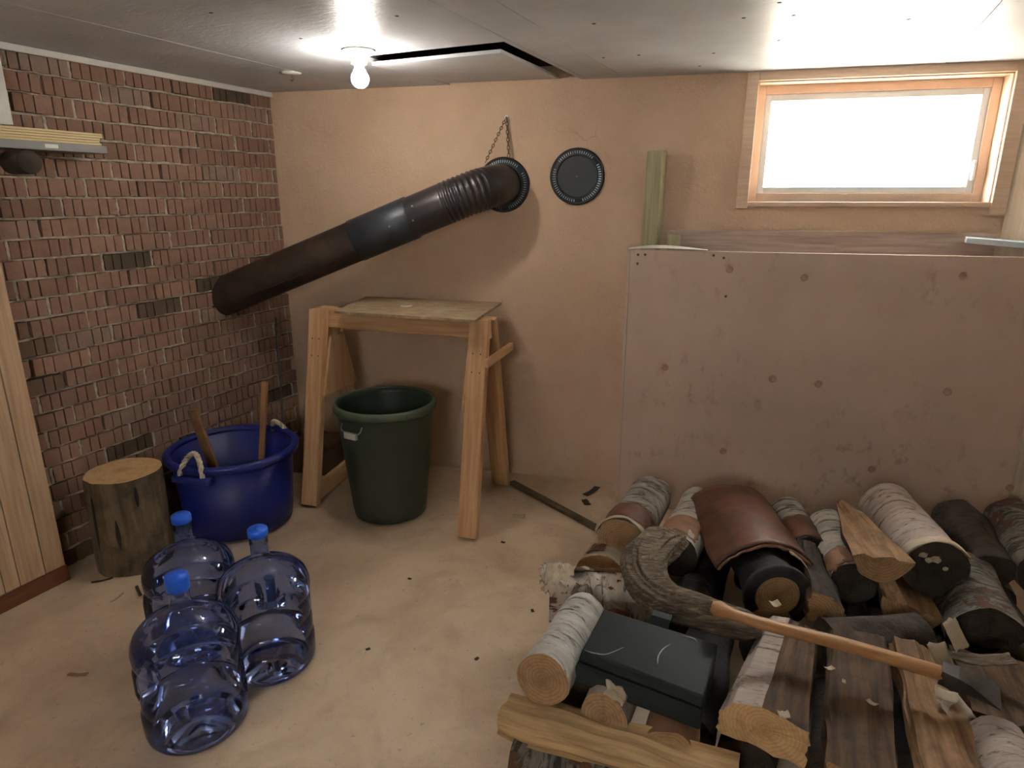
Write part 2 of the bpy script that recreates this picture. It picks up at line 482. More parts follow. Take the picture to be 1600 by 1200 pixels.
# painted wall with the window opening
wl, wr = (W(1185, 133)[0] + W(1168, 316)[0]) / 2, (W(1582, 106)[0] + W(1553, 315)[0]) / 2
wb, wt = (W(1168, 316)[2] + W(1553, 315)[2]) / 2, (W(1185, 133)[2] + W(1582, 106)[2]) / 2
t0, t1 = (CORNER - WA).dot(WD) - 0.05, T_END + 0.05
wall = MB()
wall.box((t0, 0, -0.05), (wl, 0.2, CEIL + 0.06)).box((wr, 0, -0.05), (t1, 0.2, CEIL + 0.06))
wall.box((wl, 0, -0.05), (wr, 0.2, wb)).box((wl, 0, wt), (wr, 0.2, CEIL + 0.06))
struct(wall.build('wall_back', M['plaster'], matrix=MB_), 'peach painted rough plaster wall with the small window')

# brick wall: backing, mortar and every brick
back = MB().box((-0.05, -0.25, -0.05), (5.2, -0.022, CEIL + 0.06))
wall_left = struct(back.build('wall_left', M['mortar'], matrix=ML_), 'scored red brick wall with rough mortar joints')
ROW, BH, BL, BJ = 0.0708, 0.0610, 0.204, 0.0115
lob = [0.0315, 0.0315, 0.058, 0.0315, 0.0315]
def brick_mesh(seed):
    rnd = random.Random(seed)
    g = (BL - sum(lob)) / 4
    xs, x = [], -BL / 2
    for i, w in enumerate(lob):
        xs.append((x, x + w)); x += w + g
    outline = []
    for i, (a, b) in enumerate(xs):
        d = 0.011 + rnd.uniform(-0.002, 0.002)
        outline += [(a, 0.0 if i else -0.001), (b, 0.0)]
        if i < 4: outline += [(b + g * 0.2, -d), (b + g * 0.8, -d)]
    n = len(outline)
    vs, fs = [], []
    for zz in (-BH / 2, BH / 2):
        for (px, py) in outline:
            vs.append((px + rnd.uniform(-0.001, 0.001), py + rnd.uniform(-0.0012, 0.0012), zz + rnd.uniform(-0.0018, 0.0018)))
        vs.append((-BL / 2, -0.05, zz)); vs.append((BL / 2, -0.05, zz))
    k = n + 2
    for i in range(n - 1): fs.append((i, i + 1, k + i + 1, k + i))
    fs.append((n - 1, n + 1, k + n + 1, k + n - 1)); fs.append((n, 0, k, k + n))
    fs.append(tuple(range(n)) + (n + 1, n)); fs.append(tuple(k + i for i in range(n)) + (k + n + 1, k + n))
    return MB().add(vs, fs).mesh('brick', M['brick'])
brick_meshes = [brick_mesh(i) for i in range(6)]
PIPE_END = L(357, 460)
rows = int(CEIL / ROW) + 1
rnd = random.Random(3)
joints = []
for r in range(rows):
    z = r * ROW + BH / 2 + 0.004
    if z + BH / 2 > CEIL - 0.005: continue
    s = -0.06 - rnd.uniform(0, 0.02) - (0.11 if r % 2 else 0.0)
    while s < 1.56:
        c = s + BL / 2
        hole = ((c - PIPE_END[0]) / 0.06) ** 2 + ((z - PIPE_END[2]) / 0.05) ** 2 < 1.0
        if c + BL / 2 > 0.022 and not hole:
            o = bpy.data.objects.new('brick', rnd.choice(brick_meshes))
            COL.objects.link(o)
            o.parent = wall_left
            o.location = (c, rnd.gauss(0, 0.0022), z + rnd.gauss(0, 0.0012))
            o.rotation_euler = (0, rnd.gauss(0, 0.006), rnd.gauss(0, 0.008))
            cut = -(c - BL / 2) if c - BL / 2 < 0 else 0          # a cut brick at the corner
            if cut > 0:
                f = (BL - cut - 0.004) / BL
                o.scale = (f, 1, 1); o.location.x = 0.004 + BL * f / 2
        joints.append((s + BL + BJ / 2, z))
        s += BL + BJ + rnd.uniform(-0.003, 0.004)
mo = MB()
for r in range(rows + 1):
    zc = r * ROW - 0.0035 + 0.004
    if zc > CEIL - 0.004: continue
    N = 90
    vs, fs = [], []
    for i in range(N + 1):
        s = 1.56 * i / N
        n1, n2 = nz(s * 9, r * 3.1), nz(s * 26, r * 5.7)
        d = -0.007 + 0.012 * n1 + 0.013 * n2
        h = 0.0068 + 0.007 * nz(s * 14, r * 1.3, 4) + 0.003 * nz(s * 45, r, 2)
        dz = 0.004 * nz(s * 13, r * 2.2, 9)
        vs += [(s, -0.03, zc - h + dz), (s, d, zc - h * 0.5 + dz), (s, d + 0.001, zc + h * 0.5 + dz), (s, -0.03, zc + h + dz)]
        if i:
            for k in range(3): fs.append(((i - 1) * 4 + k, i * 4 + k, i * 4 + k + 1, (i - 1) * 4 + k + 1))
    mo.add(vs, fs)
for (js, jz) in joints:
    if js < 0.01 or js > 1.55: continue
    w0 = BJ / 2 + 0.001
    d0 = rnd.choice((-0.004, -0.002, -0.006, -0.016, -0.012))
    vs, fs = [], []
    for i in range(6):
        zz = jz - BH / 2 - 0.003 + (BH + 0.006) * i / 5
        dd = d0 + 0.006 * nz(js * 40, zz * 60)
        ww = w0 * (1 + 0.5 * nz(js * 31, zz * 45, 3))
        vs += [(js - w0, -0.03, zz), (js - ww * 0.8, dd, zz), (js + ww * 0.8, dd, zz), (js + w0, -0.03, zz)]
        if i:
            for k in range(3): fs.append(((i - 1) * 4 + k, i * 4 + k, i * 4 + k + 1, (i - 1) * 4 + k + 1))
    mo.add(vs, fs)
mortar = mo.build('mortar', M['mortar'], wall_left)
mortar['kind'] = 'stuff'

# ceiling of painted sheets, with a hatch hole; frame: x across, y away, origin in the corner
CE = frame(CORNER, LN, -LD)
def to_ce(p): q = p - CORNER; return (q.dot(LN), q.dot(-LD))
room_poly = [to_ce(p) for p in (CORNER + Vector((-0.05, 0.03, 0)), D + Vector((0.05, 0.06, 0)), E, G)]
def clip(poly, clipper):
    area = sum(clipper[i][0] * clipper[(i + 1) % len(clipper)][1] - clipper[(i + 1) % len(clipper)][0] * clipper[i][1] for i in range(len(clipper)))
    cl = clipper if area > 0 else clipper[::-1]
    out = poly
    for i in range(len(cl)):
        a, b = cl[i], cl[(i + 1) % len(cl)]
        side = lambda p: (b[0] - a[0]) * (p[1] - a[1]) - (b[1] - a[1]) * (p[0] - a[0])
        res = []
        for j in range(len(out)):
            p, q = out[j], out[(j + 1) % len(out)]
            sp, sq = side(p), side(q)
            if sp >= 0: res.append(p)
            if (sp >= 0) != (sq >= 0):
                f = sp / (sp - sq)
                res.append((p[0] + (q[0] - p[0]) * f, p[1] + (q[1] - p[1]) * f))
        out = res
    return out
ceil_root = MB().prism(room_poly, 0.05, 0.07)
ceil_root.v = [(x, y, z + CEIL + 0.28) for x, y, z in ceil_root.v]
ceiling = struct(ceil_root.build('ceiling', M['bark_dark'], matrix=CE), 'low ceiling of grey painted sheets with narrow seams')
HX0, HX1, HY0, HY1 = 0.93, 1.535, -0.515, 0.6
GAP = 0.0015
def sheet(rects):
    mb = MB()
    for (x0, x1, y0, y1) in rects:
        pl = clip([(x0, y0), (x1, y0), (x1, y1), (x0, y1)], room_poly)
        if len(pl) > 2: mb.prism(pl, CEIL, CEIL + 0.014)
    return mb.build('ceiling_panel', M['ceiling'], ceiling)
sheet([(-2.2, 0.52 - GAP, -6, 1.5)])
sheet([(0.52 + GAP, HX0, -2.4, 1.5), (HX0, HX1, -2.4, HY0), (HX1, 1.56 - GAP, -2.4, 1.5)])
sheet([(0.52 + GAP, 1.56 - GAP, -6, -2.4 - GAP)])
sheet([(1.56 + GAP, 1.72 - GAP, -6, 1.5)])
sheet([(1.72 + GAP, 2.94 - GAP, -6, 1.5)])
sheet([(2.94 + GAP, 4.16 - GAP, -6, 1.5)])
sheet([(4.16 + GAP, 8, -6, 1.5)])
hatch = MB()
ht = Matrix.Rotation(math.radians(-2.0), 4, 'Z')
hatch.box((0.0, 0.0, 0.0), (0.545, 0.70, 0.012))
hp = clip([(0.945, -0.445), (1.490, -0.445), (1.425, 0.5), (0.925, 0.5)], [to_ce(WA - WD * 2 - WN * 0.02), to_ce(WA + WD * 3 - WN * 0.02), to_ce(WA + WD * 3 - WN * 4), to_ce(WA - WD * 2 - WN * 4)])
hm = MB().prism(hp, CEIL + 0.004, CEIL + 0.016)
hm.v = [(x, y, z - 0.022 * max(0.0, (0.1 - y) / 0.55)) for x, y, z in hm.v]
hat = hm.build('ceiling_hatch_board', M['ceiling'], matrix=CE)
tag(hat, 'loose painted plywood board half covering the ceiling hatch opening', 'hatch')
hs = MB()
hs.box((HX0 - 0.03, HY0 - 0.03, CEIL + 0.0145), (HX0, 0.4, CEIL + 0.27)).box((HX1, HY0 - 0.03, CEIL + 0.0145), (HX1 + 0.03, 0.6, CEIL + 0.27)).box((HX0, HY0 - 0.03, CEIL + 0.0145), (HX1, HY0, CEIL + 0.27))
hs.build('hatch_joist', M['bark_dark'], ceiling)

# nails in the ceiling sheets
nail_m = MB().lathe([(0.0005, -0.0012), (0.005, -0.0010), (0.0065, 0.0)], 10).mesh('nail_head', M['bark_dark'])
for (u, v) in ((928, 37), (943, 90), (1162, 28), (1218, 4), (1240, 24), (1217, 63), (1115, 83), (998, 86), (1093, 103), (620, 25), (330, 20), (470, 60), (1420, 30)):
    p = P(u, v, CEIL)
    o = bpy.data.objects.new('nail_head', nail_m); COL.objects.link(o); o.parent = ceiling
    q = to_ce(p); o.location = (q[0], q[1], CEIL)

# other walls
def wall_box(name, a, b, label, mat, h=CEIL + 0.3, thick=0.12):
    d = (b - a).normalized(); n = Vector((0, 0, 1)).cross(d)
    ln = (b - a).length
    o = MB().box((-0.1, 0, -0.05), (ln + 0.1, thick, h)).build(name, mat, matrix=frame(a, d, n))
    return struct(o, label)
mr = frame(D, RD, -RNI)
wall_right = MB().box((-0.02, -0.15, -0.05), (4.2, -0.02, CEIL + 0.3)).build('wall_right', M['panel_cream'], matrix=mr)
struct(wall_right, 'cream boarded side wall beside the window')
for i in range(14):
    MB().box((i * 0.3 + 0.002, -0.02, 0), (i * 0.3 + 0.298, 0, CEIL)).build('wall_board', M['panel_cream'], wall_right)
d_ = (E - G).normalized(); n_ = Vector((0, 0, 1)).cross(d_)
MF_ = frame(G, d_, n_)
FL = (E - G).length
fx0, fx1, fz0, fz1 = 2.4, 3.1, 1.28, 1.73        # unseen window added behind the viewer to let in fill light
wf = MB().box((-0.2, -0.15, -0.05), (fx0, 0, CEIL + 0.3)).box((fx1, -0.15, -0.05), (FL + 0.2, 0, CEIL + 0.3)).box((fx0, -0.15, -0.05), (fx1, 0, fz0)).box((fx0, -0.15, fz1), (fx1, 0, CEIL + 0.3))
struct(wf.build('wall_front', M['panel'], matrix=MF_), 'wall behind the viewer with an added fill light window')
win_fill = struct(empty('fill_window', MF_), 'window added for fill light in the wall behind the viewer')
for lo, hi in (((fx0, -0.1, fz0), (fx0 + 0.04, -0.05, fz1)), ((fx1 - 0.04, -0.1, fz0), (fx1, -0.05, fz1)), ((fx0 + 0.04, -0.1, fz0), (fx1 - 0.04, -0.05, fz0 + 0.04)), ((fx0 + 0.04, -0.1, fz1 - 0.04), (fx1 - 0.04, -0.05, fz1)), (((fx0 + fx1) / 2 - 0.02, -0.1, fz0 + 0.04), ((fx0 + fx1) / 2 + 0.02, -0.05, fz1 - 0.04))):
    MB().box(lo, hi).build('window_frame', M['vinyl'], win_fill)
MB().box((fx0 + 0.04, -0.08, fz0 + 0.04), (fx1 - 0.04, -0.076, fz1 - 0.04)).build('window_pane', M['glass'], win_fill)
# upper closing of the brick side above ceiling level
struct(MB().box((-0.05, -0.25, CEIL + 0.06), (5.2, -0.06, CEIL + 0.34)).build('trim_1', M['bark_dark'], matrix=ML_), 'dark framing above the brick wall')
struct(MB().box((t0, 0.02, CEIL + 0.06), (t1, 0.2, CEIL + 0.34)).build('trim_2', M['bark_dark'], matrix=MB_), 'dark framing above the painted wall')
# white strip where brick meets ceiling
struct(MB().box((0.0, 0.0, CEIL - 0.024), (1.5, 0.016, CEIL - 0.001)).build('trim_3', M['trim_white'], matrix=ML_, bevel=0.002), 'narrow white trim strip between brick wall and ceiling')

# panelled partition on the far left
PS, PO = 1.403, 0.085
part = MB().box((PS + 0.004, -0.01, 0), (5.2, PO - 0.008, CEIL)).build('wall_partition', M['baseb'], matrix=ML_)
struct(part, 'tan grooved wood panelling on the left')
s, k = PS, 0
for w in [0.073, 0.088, 0.05, 0.075, 0.11] + [0.09] * 24:
    if s + w > 5.1: break
    MB().box((s, PO - 0.008, 0.062), (s + w - 0.0035, PO, CEIL)).build('panel_board', M['panel'], part, bevel=0.0012)
    s += w
struct(MB().box((PS - 0.002, 0.0, 0.0), (5.1, PO + 0.012, 0.062)).build('baseboard_left', M['baseb'], matrix=ML_, bevel=0.003), 'dark brown baseboard under the wood panelling')

# window
win = empty('window_1', MB_)
struct(win, 'small bright basement window in a peach wood casing')
cw = 0.048
def cas(lo, hi): return MB().box(lo, hi).build('window_casing', M['casing'], win, bevel=0.002)
cas((wl - cw, -0.018, wb - 0.03), (wl, 0.0, wt + cw)); cas((wr, -0.018, wb - 0.05), (min(wr + 0.085, T_END - 0.004), 0.0, wt + cw))
cas((wl, -0.018, wt), (wr, 0.0, wt + cw)); 
MB().box((wl - 0.01, -0.014, wb - 0.02), (wr + 0.02, 0.1, wb)).build('window_sill', M['casing'], win, bevel=0.003)
JD = 0.075
for lo, hi in (((wl, 0.0, wb), (wl + 0.006, JD + 0.09, wt)), ((wr - 0.006, 0.0, wb), (wr, JD + 0.09, wt)), ((wl + 0.006, 0.0, wt - 0.006), (wr - 0.006, JD + 0.09, wt))):
    MB().box(lo, hi).build('window_jamb', M['jamb'], win)
fw = 0.045
def ringbars(name, mat, x0, x1, z0, z1, w, y0, y1, parent):
    for lo, hi in (((x0, y0, z0), (x0 + w, y1, z1)), ((x1 - w, y0, z0), (x1, y1, z1)), ((x0 + w, y0, z0), (x1 - w, y1, z0 + w)), ((x0 + w, y0, z1 - w), (x1 - w, y1, z1))):
        MB().box(lo, hi).build(name, mat, parent, bevel=0.002)
ringbars('window_stop', M['jamb'], wl + 0.006, wr - 0.006, wb, wt - 0.006, 0.036, JD, JD + 0.03, win)
x0, x1, z0, z1 = wl + 0.042, wr - 0.042, wb + 0.036, wt - 0.042
ringbars('window_frame', M['vinyl'], x0, x1, z0, z1, 0.026, JD + 0.008, JD + 0.06, win)
MB().box((x0 + 0.026, JD + 0.035, z0 + 0.026), (x1 - 0.026, JD + 0.039, z1 - 0.026)).build('window_pane', M['glass'], win)
MB().box((x1 - 0.018, JD - 0.012, z0 + 0.05), (x1 - 0.006, JD + 0.008, z0 + 0.13)).build('window_latch', M['vinyl'], win, bevel=0.004)

# ground outside the window
gnd = MB().box((-6, 0.2, wb - 0.32), (8, 9, wb - 0.12)).build('ground_outside', simple('pale_gravel', (215, 208, 196), 0.9, var=0.1), matrix=MB_)
struct(gnd, 'pale ground outside the window')

# ------------------------------------------------------------------ lamp
LP = P(560, 78, CEIL)
lamp = tag(empty('ceiling_lamp', T(LP.x, LP.y, CEIL)), 'white porcelain lampholder on the ceiling with a lit bare bulb', 'lamp')
MB().lathe([(0.004, -0.001), (0.056, -0.001), (0.058, -0.008), (0.05, -0.014), (0.034, -0.018), (0.029, -0.03), (0.027, -0.046), (0.02, -0.047)], 32, cap0=True, cap1=True).build('lampholder', M['porcelain'], lamp)
MB().lathe([(0.0185, -0.044), (0.0185, -0.058), (0.020, -0.064)], 24, cap0=True).build('bulb_neck', M['porcelain'], lamp)
prof = [(0.020, -0.064)] + [(0.0315 * math.cos(a), -0.094 - 0.0315 * math.sin(a)) for a in [(-0.75 + 2.3 * i / 14) for i in range(14)]] + [(0.001, -0.1255)]
MB().lathe(prof, 28, cap1=True).build('bulb', M['bulb'], lamp)
LP2 = P(455, 113, CEIL)
hk = tag(empty('ceiling_plate', T(LP2.x, LP2.y, CEIL)), 'small round white plate with a metal hook on the ceiling near the corner', 'ceiling plate')
MB().lathe([(0.002, -0.001), (0.042, -0.001), (0.040, -0.006), (0.012, -0.009)], 28, cap0=True, cap1=True).build('plate', M['trim_white'], hk)
MB().tube([(0, 0, -0.008), (0, 0, -0.018), (0.009, 0, -0.026), (0.004, 0, -0.033), (-0.006, 0, -0.03)], 0.0025, 8).build('hook', M['darksteel'], hk)

# ------------------------------------------------------------------ stove pipe, thimble, vent cover, chain
tc = W(787, 289)
def vent_cover(name, tz, label, ring):
    root = tag(empty(name, MB_ @ T(tz[0], 0, tz[2])), label, 'vent cover')
    rot = Matrix.Rotation(math.radians(90), 4, 'X')
    R = 0.126
    pr = [(R, -0.001), (R, 0.009), (R - 0.005, 0.013), (R - 0.010, 0.012), (R - 0.012, 0.010), (R - 0.026, 0.016), (R - 0.029, 0.020), (R - 0.033, 0.020), (R - 0.036, 0.014), (0.002, 0.014)]
    MB().lathe(pr, 64, smooth=False).build('plate', M['blackmetal'], root, matrix=rot)
    sm = MB().box((-0.0017, -0.0062, 0.0), (0.0017, 0.0062, 0.0035)).mesh('vent_fin', M['steel'])
    for i in range(64):
        if i % 22 in (10, 11, 12): continue
        a = 2 * math.pi * i / 64
        o = bpy.data.objects.new('vent_fin', sm); COL.objects.link(o); o.parent = root
        o.matrix_local = rot @ Matrix.Rotation(a, 4, 'Z') @ T(0, R - 0.0195, 0.0125)
    return root
slotmat = simple('glint_fin_metal', (150, 156, 160), 0.3, 0.6)  # pale grey puts the bright highlights on the fins into their colour
M['steel_fin'] = slotmat
M['steel'], _keep = slotmat, M['steel']
vent_cover('pipe_collar', tc, 'round black slotted collar where the stovepipe meets the painted wall', True)
vent_cover('vent_cover', W(902, 276), 'round black slotted cover closing the unused flue hole on the painted wall', False)
M['steel'] = _keep

p0 = MB_ @ Vector((tc[0], 0.0, tc[2]))
pe = ML_ @ Vector((PIPE_END[0], 0.0, PIPE_END[2]))
knee = p0 - WN * 0.225 + Vector((-0.004, 0, -0.003))
pdir = (pe - knee).normalized()
pipe = tag(empty('stovepipe', T(*p0)), 'dark metal stovepipe with ribbed elbow sloping from painted wall into brick wall', 'stovepipe')
PR = 0.094
def rel(p): return p - p0
elbow, rad = [], []
wstart = p0 - WN * 0.0
bend = 0.17
a_, b_ = knee + WN * bend, knee + pdir * (bend * 1.25)
for i in range(25):
    f = i / 24
    elbow.append(rel(a_ * (1 - f) ** 2 + knee * 2 * f * (1 - f) + b_ * f * f))
EL = [rel(p0 + WN * 0.01)] + elbow
fe = b_ + pdir * 0.20
n1 = 26
for i in range(1, n1 + 1): EL.append(rel(b_ + (fe - b_) * (i / n1)))
# ribs: gentle corrugation over the bend and the first part of the straight run
dense = []
for i in range(len(EL) - 1):
    for k in range(4): dense.append(EL[i].lerp(EL[i + 1], k / 4))
dense.append(EL[-1])
lenacc = [0.0]
for i in range(1, len(dense)): lenacc.append(lenacc[-1] + (dense[i] - dense[i - 1]).length)
rr = []
for l_ in lenacc:
    amp = 0.0026 * max(0.0, min(1.0, (l_ - 0.17) / 0.05, (0.40 - l_) / 0.03))
    rr.append(PR - 0.002 + amp * math.sin(l_ * 2 * math.pi / 0.021))
MB().tube(dense, rr, 40, cap=False).build('elbow', M['pipe_elbow'], pipe)
c1 = fe - pdir * 0.03
c2 = fe + pdir * 0.255
MB().tube([rel(c1), rel(c1 + pdir * 0.002), rel(c2 - pdir * 0.002), rel(c2)], [PR + 0.001, PR + 0.003, PR + 0.003, PR + 0.001], 40, cap=False).build('pipe_coupling', M['pipe_blue'], pipe)
end = pe + pdir * 0.10
MB().tube([rel(c2 - pdir * 0.03), rel(end)], PR - 0.001, 40, cap=True).build('pipe_run', M['pipe_rust'], pipe)
MB().tube([rel(c2 - pdir * 0.001), rel(c2 + pdir * 0.004)], PR + 0.0045, 40, cap=False).build('seam_ring', M['pipe_blue'], pipe)
up = Vector((0, 0, 1)); side = pdir.cross(up).normalized(); nrm = side.cross(pdir).normalized()
sdir = (side * 0.72 - nrm * 0.45).normalized()
if sdir.y > 0: sdir = (-side * 0.72 - nrm * 0.45).normalized()
MB().tube([rel(c2 + sdir * (PR - 0.001)), rel(end - pdir * 0.12 + sdir * (PR - 0.001))], 0.0022, 6).build('lock_seam', M['pipe_rust'], pipe)
for q, ang in ((0.02, 0.2), (0.06, -0.1), (-0.07, 0.35), (-0.05, -0.25)):
    dirv = (-Vector((WN.x, WN.y, 0)) * math.cos(ang) + nrm * math.sin(ang)).normalized()
    dirv = (dirv - pdir * dirv.dot(pdir)).normalized()
    c = rel(fe + pdir * q + dirv * (PR + 0.002))
    MB().tube([c - dirv * 0.003, c + dirv * 0.004], 0.0045, 8).build('screw', M['steel'], pipe)

hookp = W(791, 183, -0.012)
hp0 = MB_ @ hookp
chain = tag(empty('hanging_chain', T(*hp0)), 'thin rusty chain looped from a wall screw around the stovepipe elbow', 'chain')
def link_mesh():
    pts = []
    for i in range(14):
        a = 2 * math.pi * i / 14
        pts.append((0.0056 * math.cos(a), 0.0, 0.0108 * math.sin(a)))
    return MB().tube(pts, 0.0019, 6, closed=True).mesh('chain_link', M['chain'])
lm = link_mesh()
def run_chain(a, b):
    d = b - a; n = int(d.length / 0.0172)
    zax = d.normalized(); xax = Vector((1, 0, 0)); xax = (xax - zax * xax.dot(zax)).normalized(); yax = zax.cross(xax)
    for i in range(n):
        c = a + d * ((i + 0.5) / n)
        m = Matrix.Identity(4)
        xa, ya = (xax, yax) if i % 2 else ((xax * 0.3 + yax * 0.95).normalized(), (yax * 0.3 - xax * 0.95).normalized())
        for j in range(3): m[j][0], m[j][1], m[j][2], m[j][3] = xa[j], ya[j], zax[j], c[j]
        o = bpy.data.objects.new('chain_link', lm); COL.objects.link(o); o.parent = chain; o.matrix_local = m
tgtL = knee + WN * 0.04 + Vector((-0.03, 0, PR + 0.002)) - hp0
tgtR = (MB_ @ W(795, 246, -0.03)) - hp0
run_chain(Vector((-0.002, 0, -0.004)), tgtL)
run_chain(Vector((0.002, 0, -0.004)), tgtR)
scr = tag(empty('wall_screw', MB_ @ T(hookp[0], 0, hookp[2])), 'bright washer and screw holding the chain on the painted wall', 'screw')
MB().lathe([(0.002, 0.0), (0.010, 0.0), (0.010, 0.003), (0.002, 0.0035)], 20, cap0=True, cap1=True).build('washer', M['porcelain'], scr, matrix=Matrix.Rotation(math.radians(90), 4, 'X'))
MB().tube([(0, 0.02, 0), (0, -0.016, 0)], 0.003, 8).build('shank', M['darksteel'], scr)

# ------------------------------------------------------------------ wood storage bin
bl = P(964, 786, 0)
bq = bl - WA
bt0, by = bq.dot(WD), bq.dot(WN)
bin_ = tag(empty('storage_bin', MB_ @ T(bt0, by, 0)), 'tall peach painted plywood storage bin below the window', 'bin')
BHT = 1.20
depth = -by
BW = T_END - 0.03 - bt0 + depth * 0.70
MB().box((0.006, 0, 0), (BW, 0.013, BHT)).build('front_panel', M['binpaint'], bin_, bevel=0.0015)
MB().box((-0.008, 0.0, 0), (0.005, depth - 0.012, BHT - 0.004)).build('side_panel', M['binpaint'], bin_, bevel=0.0015)
MB().box((0.006, 0.0135, 0), (0.045, 0.052, BHT - 0.01)).build('corner_post', M['pine'], bin_)
bb0 = W(1045, 372, -0.03)[0] - bt0
MB().box((bb0, depth - 0.05, 1.10), (T_END - 0.03 - bt0, depth - 0.012, W(1290, 361, -0.03)[2])).build('back_rail', m_wood('dusty_back_rail', (178, 158, 146), (146, 126, 116), 0, 0.85, False), bin_)
MB().box((bb0 - 0.004, depth - 0.10, 1.10), (bb0 + 0.052, depth - 0.051, W(1055, 366, -0.06)[2])).build('rail_block', M['pine_green'], bin_, bevel=0.002)
for (u, v) in ((1039, 574), (1207, 592), (1279, 600), (1140, 421), (1257, 434), (1505, 431), (1480, 612), (1130, 705), (1362, 733), (1578, 762)):
    q = W(u, v, by)
    pr = [(0.001, 0.0), (0.0105, 0.0), (0.0135, 0.0012), (0.0155, 0.0)]
    MB().lathe(pr, 20).build('knot', M['knot'], bin_, matrix=T(q[0] - bt0, -0.0006, q[2]) @ Matrix.Rotation(math.radians(90), 4, 'X'))
for (u, v) in ((997, 398), (1008, 398), (996, 412), (1115, 399), (1131, 403), (1134, 463)):
    q = W(u, v, by)
    MB().lathe([(0.0005, 0.0012), (0.004, 0.001), (0.0055, 0.0)], 12).build('screw', M['darksteel'], bin_, matrix=T(q[0] - bt0, -0.0004, q[2]) @ Matrix.Rotation(math.radians(90), 4, 'X'))
# curled white plastic scrap on the bin corner
ps = MB()
def scrap(a, b):
    return (0.0 + 0.33 * a, 0.001 + 0.06 * b * (1 - 0.75 * a), 0.003 + 0.014 * math.sin(a * 3.0) * (0.5 + b) * (1 - a * 0.6) + 0.002)
ps.grid(scrap, 12, 4)
sc_ = ps.build('plastic_scrap', M['paper'], solid=0.0015, matrix=MB_ @ T(bt0 - 0.004, by, BHT))
tag(sc_, 'curled white plastic scrap lying on the corner of the storage bin', 'plastic scrap')
pb = MB().box((-0.16, 0.02, 0), (0.08, 0.15, 0.022))
po = pb.build('shelf_board', M['blueboard'], matrix=MB_ @ T(T_END - 0.02, by + 0.03, BHT + 0.032) @ Matrix.Rotation(math.radians(-16), 4, 'Z') @ Matrix.Rotation(math.radians(4), 4, 'Y'), bevel=0.002)
tag(po, 'short pale blue painted board resting over the bin by the side wall', 'board')
# green 2x4 standing in the bin
g0, g1 = W(1024, 236, -0.02), W(1008, 378, -0.02)
gt = MB()
lean = (g1[0] - g0[0]) / (g0[2] - g1[2])
m = MB_ @ T(g0[0] - 0.0, -0.0435, 0) @ Matrix([[1, 0, -lean, 0], [0, 1, 0, 0], [0, 0, 1, 0], [0, 0, 0, 1]])
gtop = g0[2]
gt.box((-0.040, 0, 0), (0.040, 0.036, gtop))
cr, sr = math.cos(math.radians(-26)), math.sin(math.radians(-26))
lean = -0.012
gt.v = [(x * cr - y * sr + lean * (gtop - z), x * sr + y * cr, z) for x, y, z in gt.v]
tag(gt.build('standing_board', M['pine_green'], matrix=MB_ @ T(g0[0], -0.074, 0), bevel=0.003), 'upright green tinted lumber board standing against the painted wall behind the bin', 'board')

# ------------------------------------------------------------------ shelf things at upper left
sh = tag(empty('wall_shelf', ML_ @ T(0.98, 0, 1.575)), 'narrow grey metal wall shelf high on the brick wall at left edge', 'shelf')
MB().box((0, 0.004, 0.0), (0.75, 0.11, 0.028)).build('shelf_top', M['greytin'], sh, bevel=0.002)
MB().box((0.18, 0.1102, 0.008), (0.225, 0.1112, 0.021)).build('sticker', M['paper'], sh)
for i in range(5):
    o = MB().box((0, 0, 0), (0.72, 0.085, 0.0075)).build('wood_strip', M['paleboard'], matrix=ML_ @ T(0.985 + random.uniform(0, 0.02), 0.018 + random.uniform(-0.004, 0.004), 1.6035 + i * 0.0085), bevel=0.001)
    tag(o, ['pale thin wood strip at the bottom of the stack on the grey shelf', 'pale thin wood strip second from bottom on the grey shelf', 'pale thin wood strip in the middle of the shelf stack',
            'pale thin wood strip second from top on the grey shelf', 'pale thin wood strip on top of the stack on the grey shelf'][i], 'wood strip', 'thin wood strips stacked on the wall shelf')
MB_w = MB().box((L(20, 190, 0.1)[0], 0.088, 1.648), (1.72, 0.102, CEIL - 0.03)).build('white_board', M['trim_white'], matrix=ML_, bevel=0.002)
tag(MB_w, 'white board standing on the stacked strips at the left edge', 'board')
can = tag(empty('hanging_canister', ML_ @ T(1.30, 0.115, 1.53)), 'dark brown round canister hung under the grey shelf', 'canister')
MB().lathe([(0.001, -0.06), (0.036, -0.06), (0.038, -0.055), (0.038, 0.043), (0.03, 0.045), (0.001, 0.045)], 28).build('canister_body', M['bark_dark'], can, matrix=Matrix.Rotation(math.radians(90), 4, 'X'))

# ------------------------------------------------------------------ sawhorse
lf, rf, rr_ = P(486, 792, 0), P(731, 843, 0), P(783, 758, 0)
spread = rr_ - rf
lr = lf + spread * 0.93
ml_, mr_ = (lf + lr) / 2, (rf + rr_) / 2
saw = tag(empty('sawhorse', T(*((ml_ + mr_) / 2))), 'pine sawhorse standing against the painted wall over a green can', 'sawhorse')
sb = (ml_ + mr_) / 2
BT = 0.915
bd = (mr_ - ml_).normalized(); bn = Vector((0, 0, 1)).cross(bd)
def beam_pts(a, b, w, h, up=Vector((0, 0, 1)), sidev=None):
    d = (b - a).normalized()
    sx = sidev if sidev is not None else d.cross(up).normalized()
    sx = (sx - d * sx.dot(d)).normalized()
    uy = sx.cross(d).normalized()
    c = []
    for p in (a, b):
        c += [p - sx * w / 2 - uy * h / 2, p + sx * w / 2 - uy * h / 2, p + sx * w / 2 + uy * h / 2, p - sx * w / 2 + uy * h / 2]
    return c
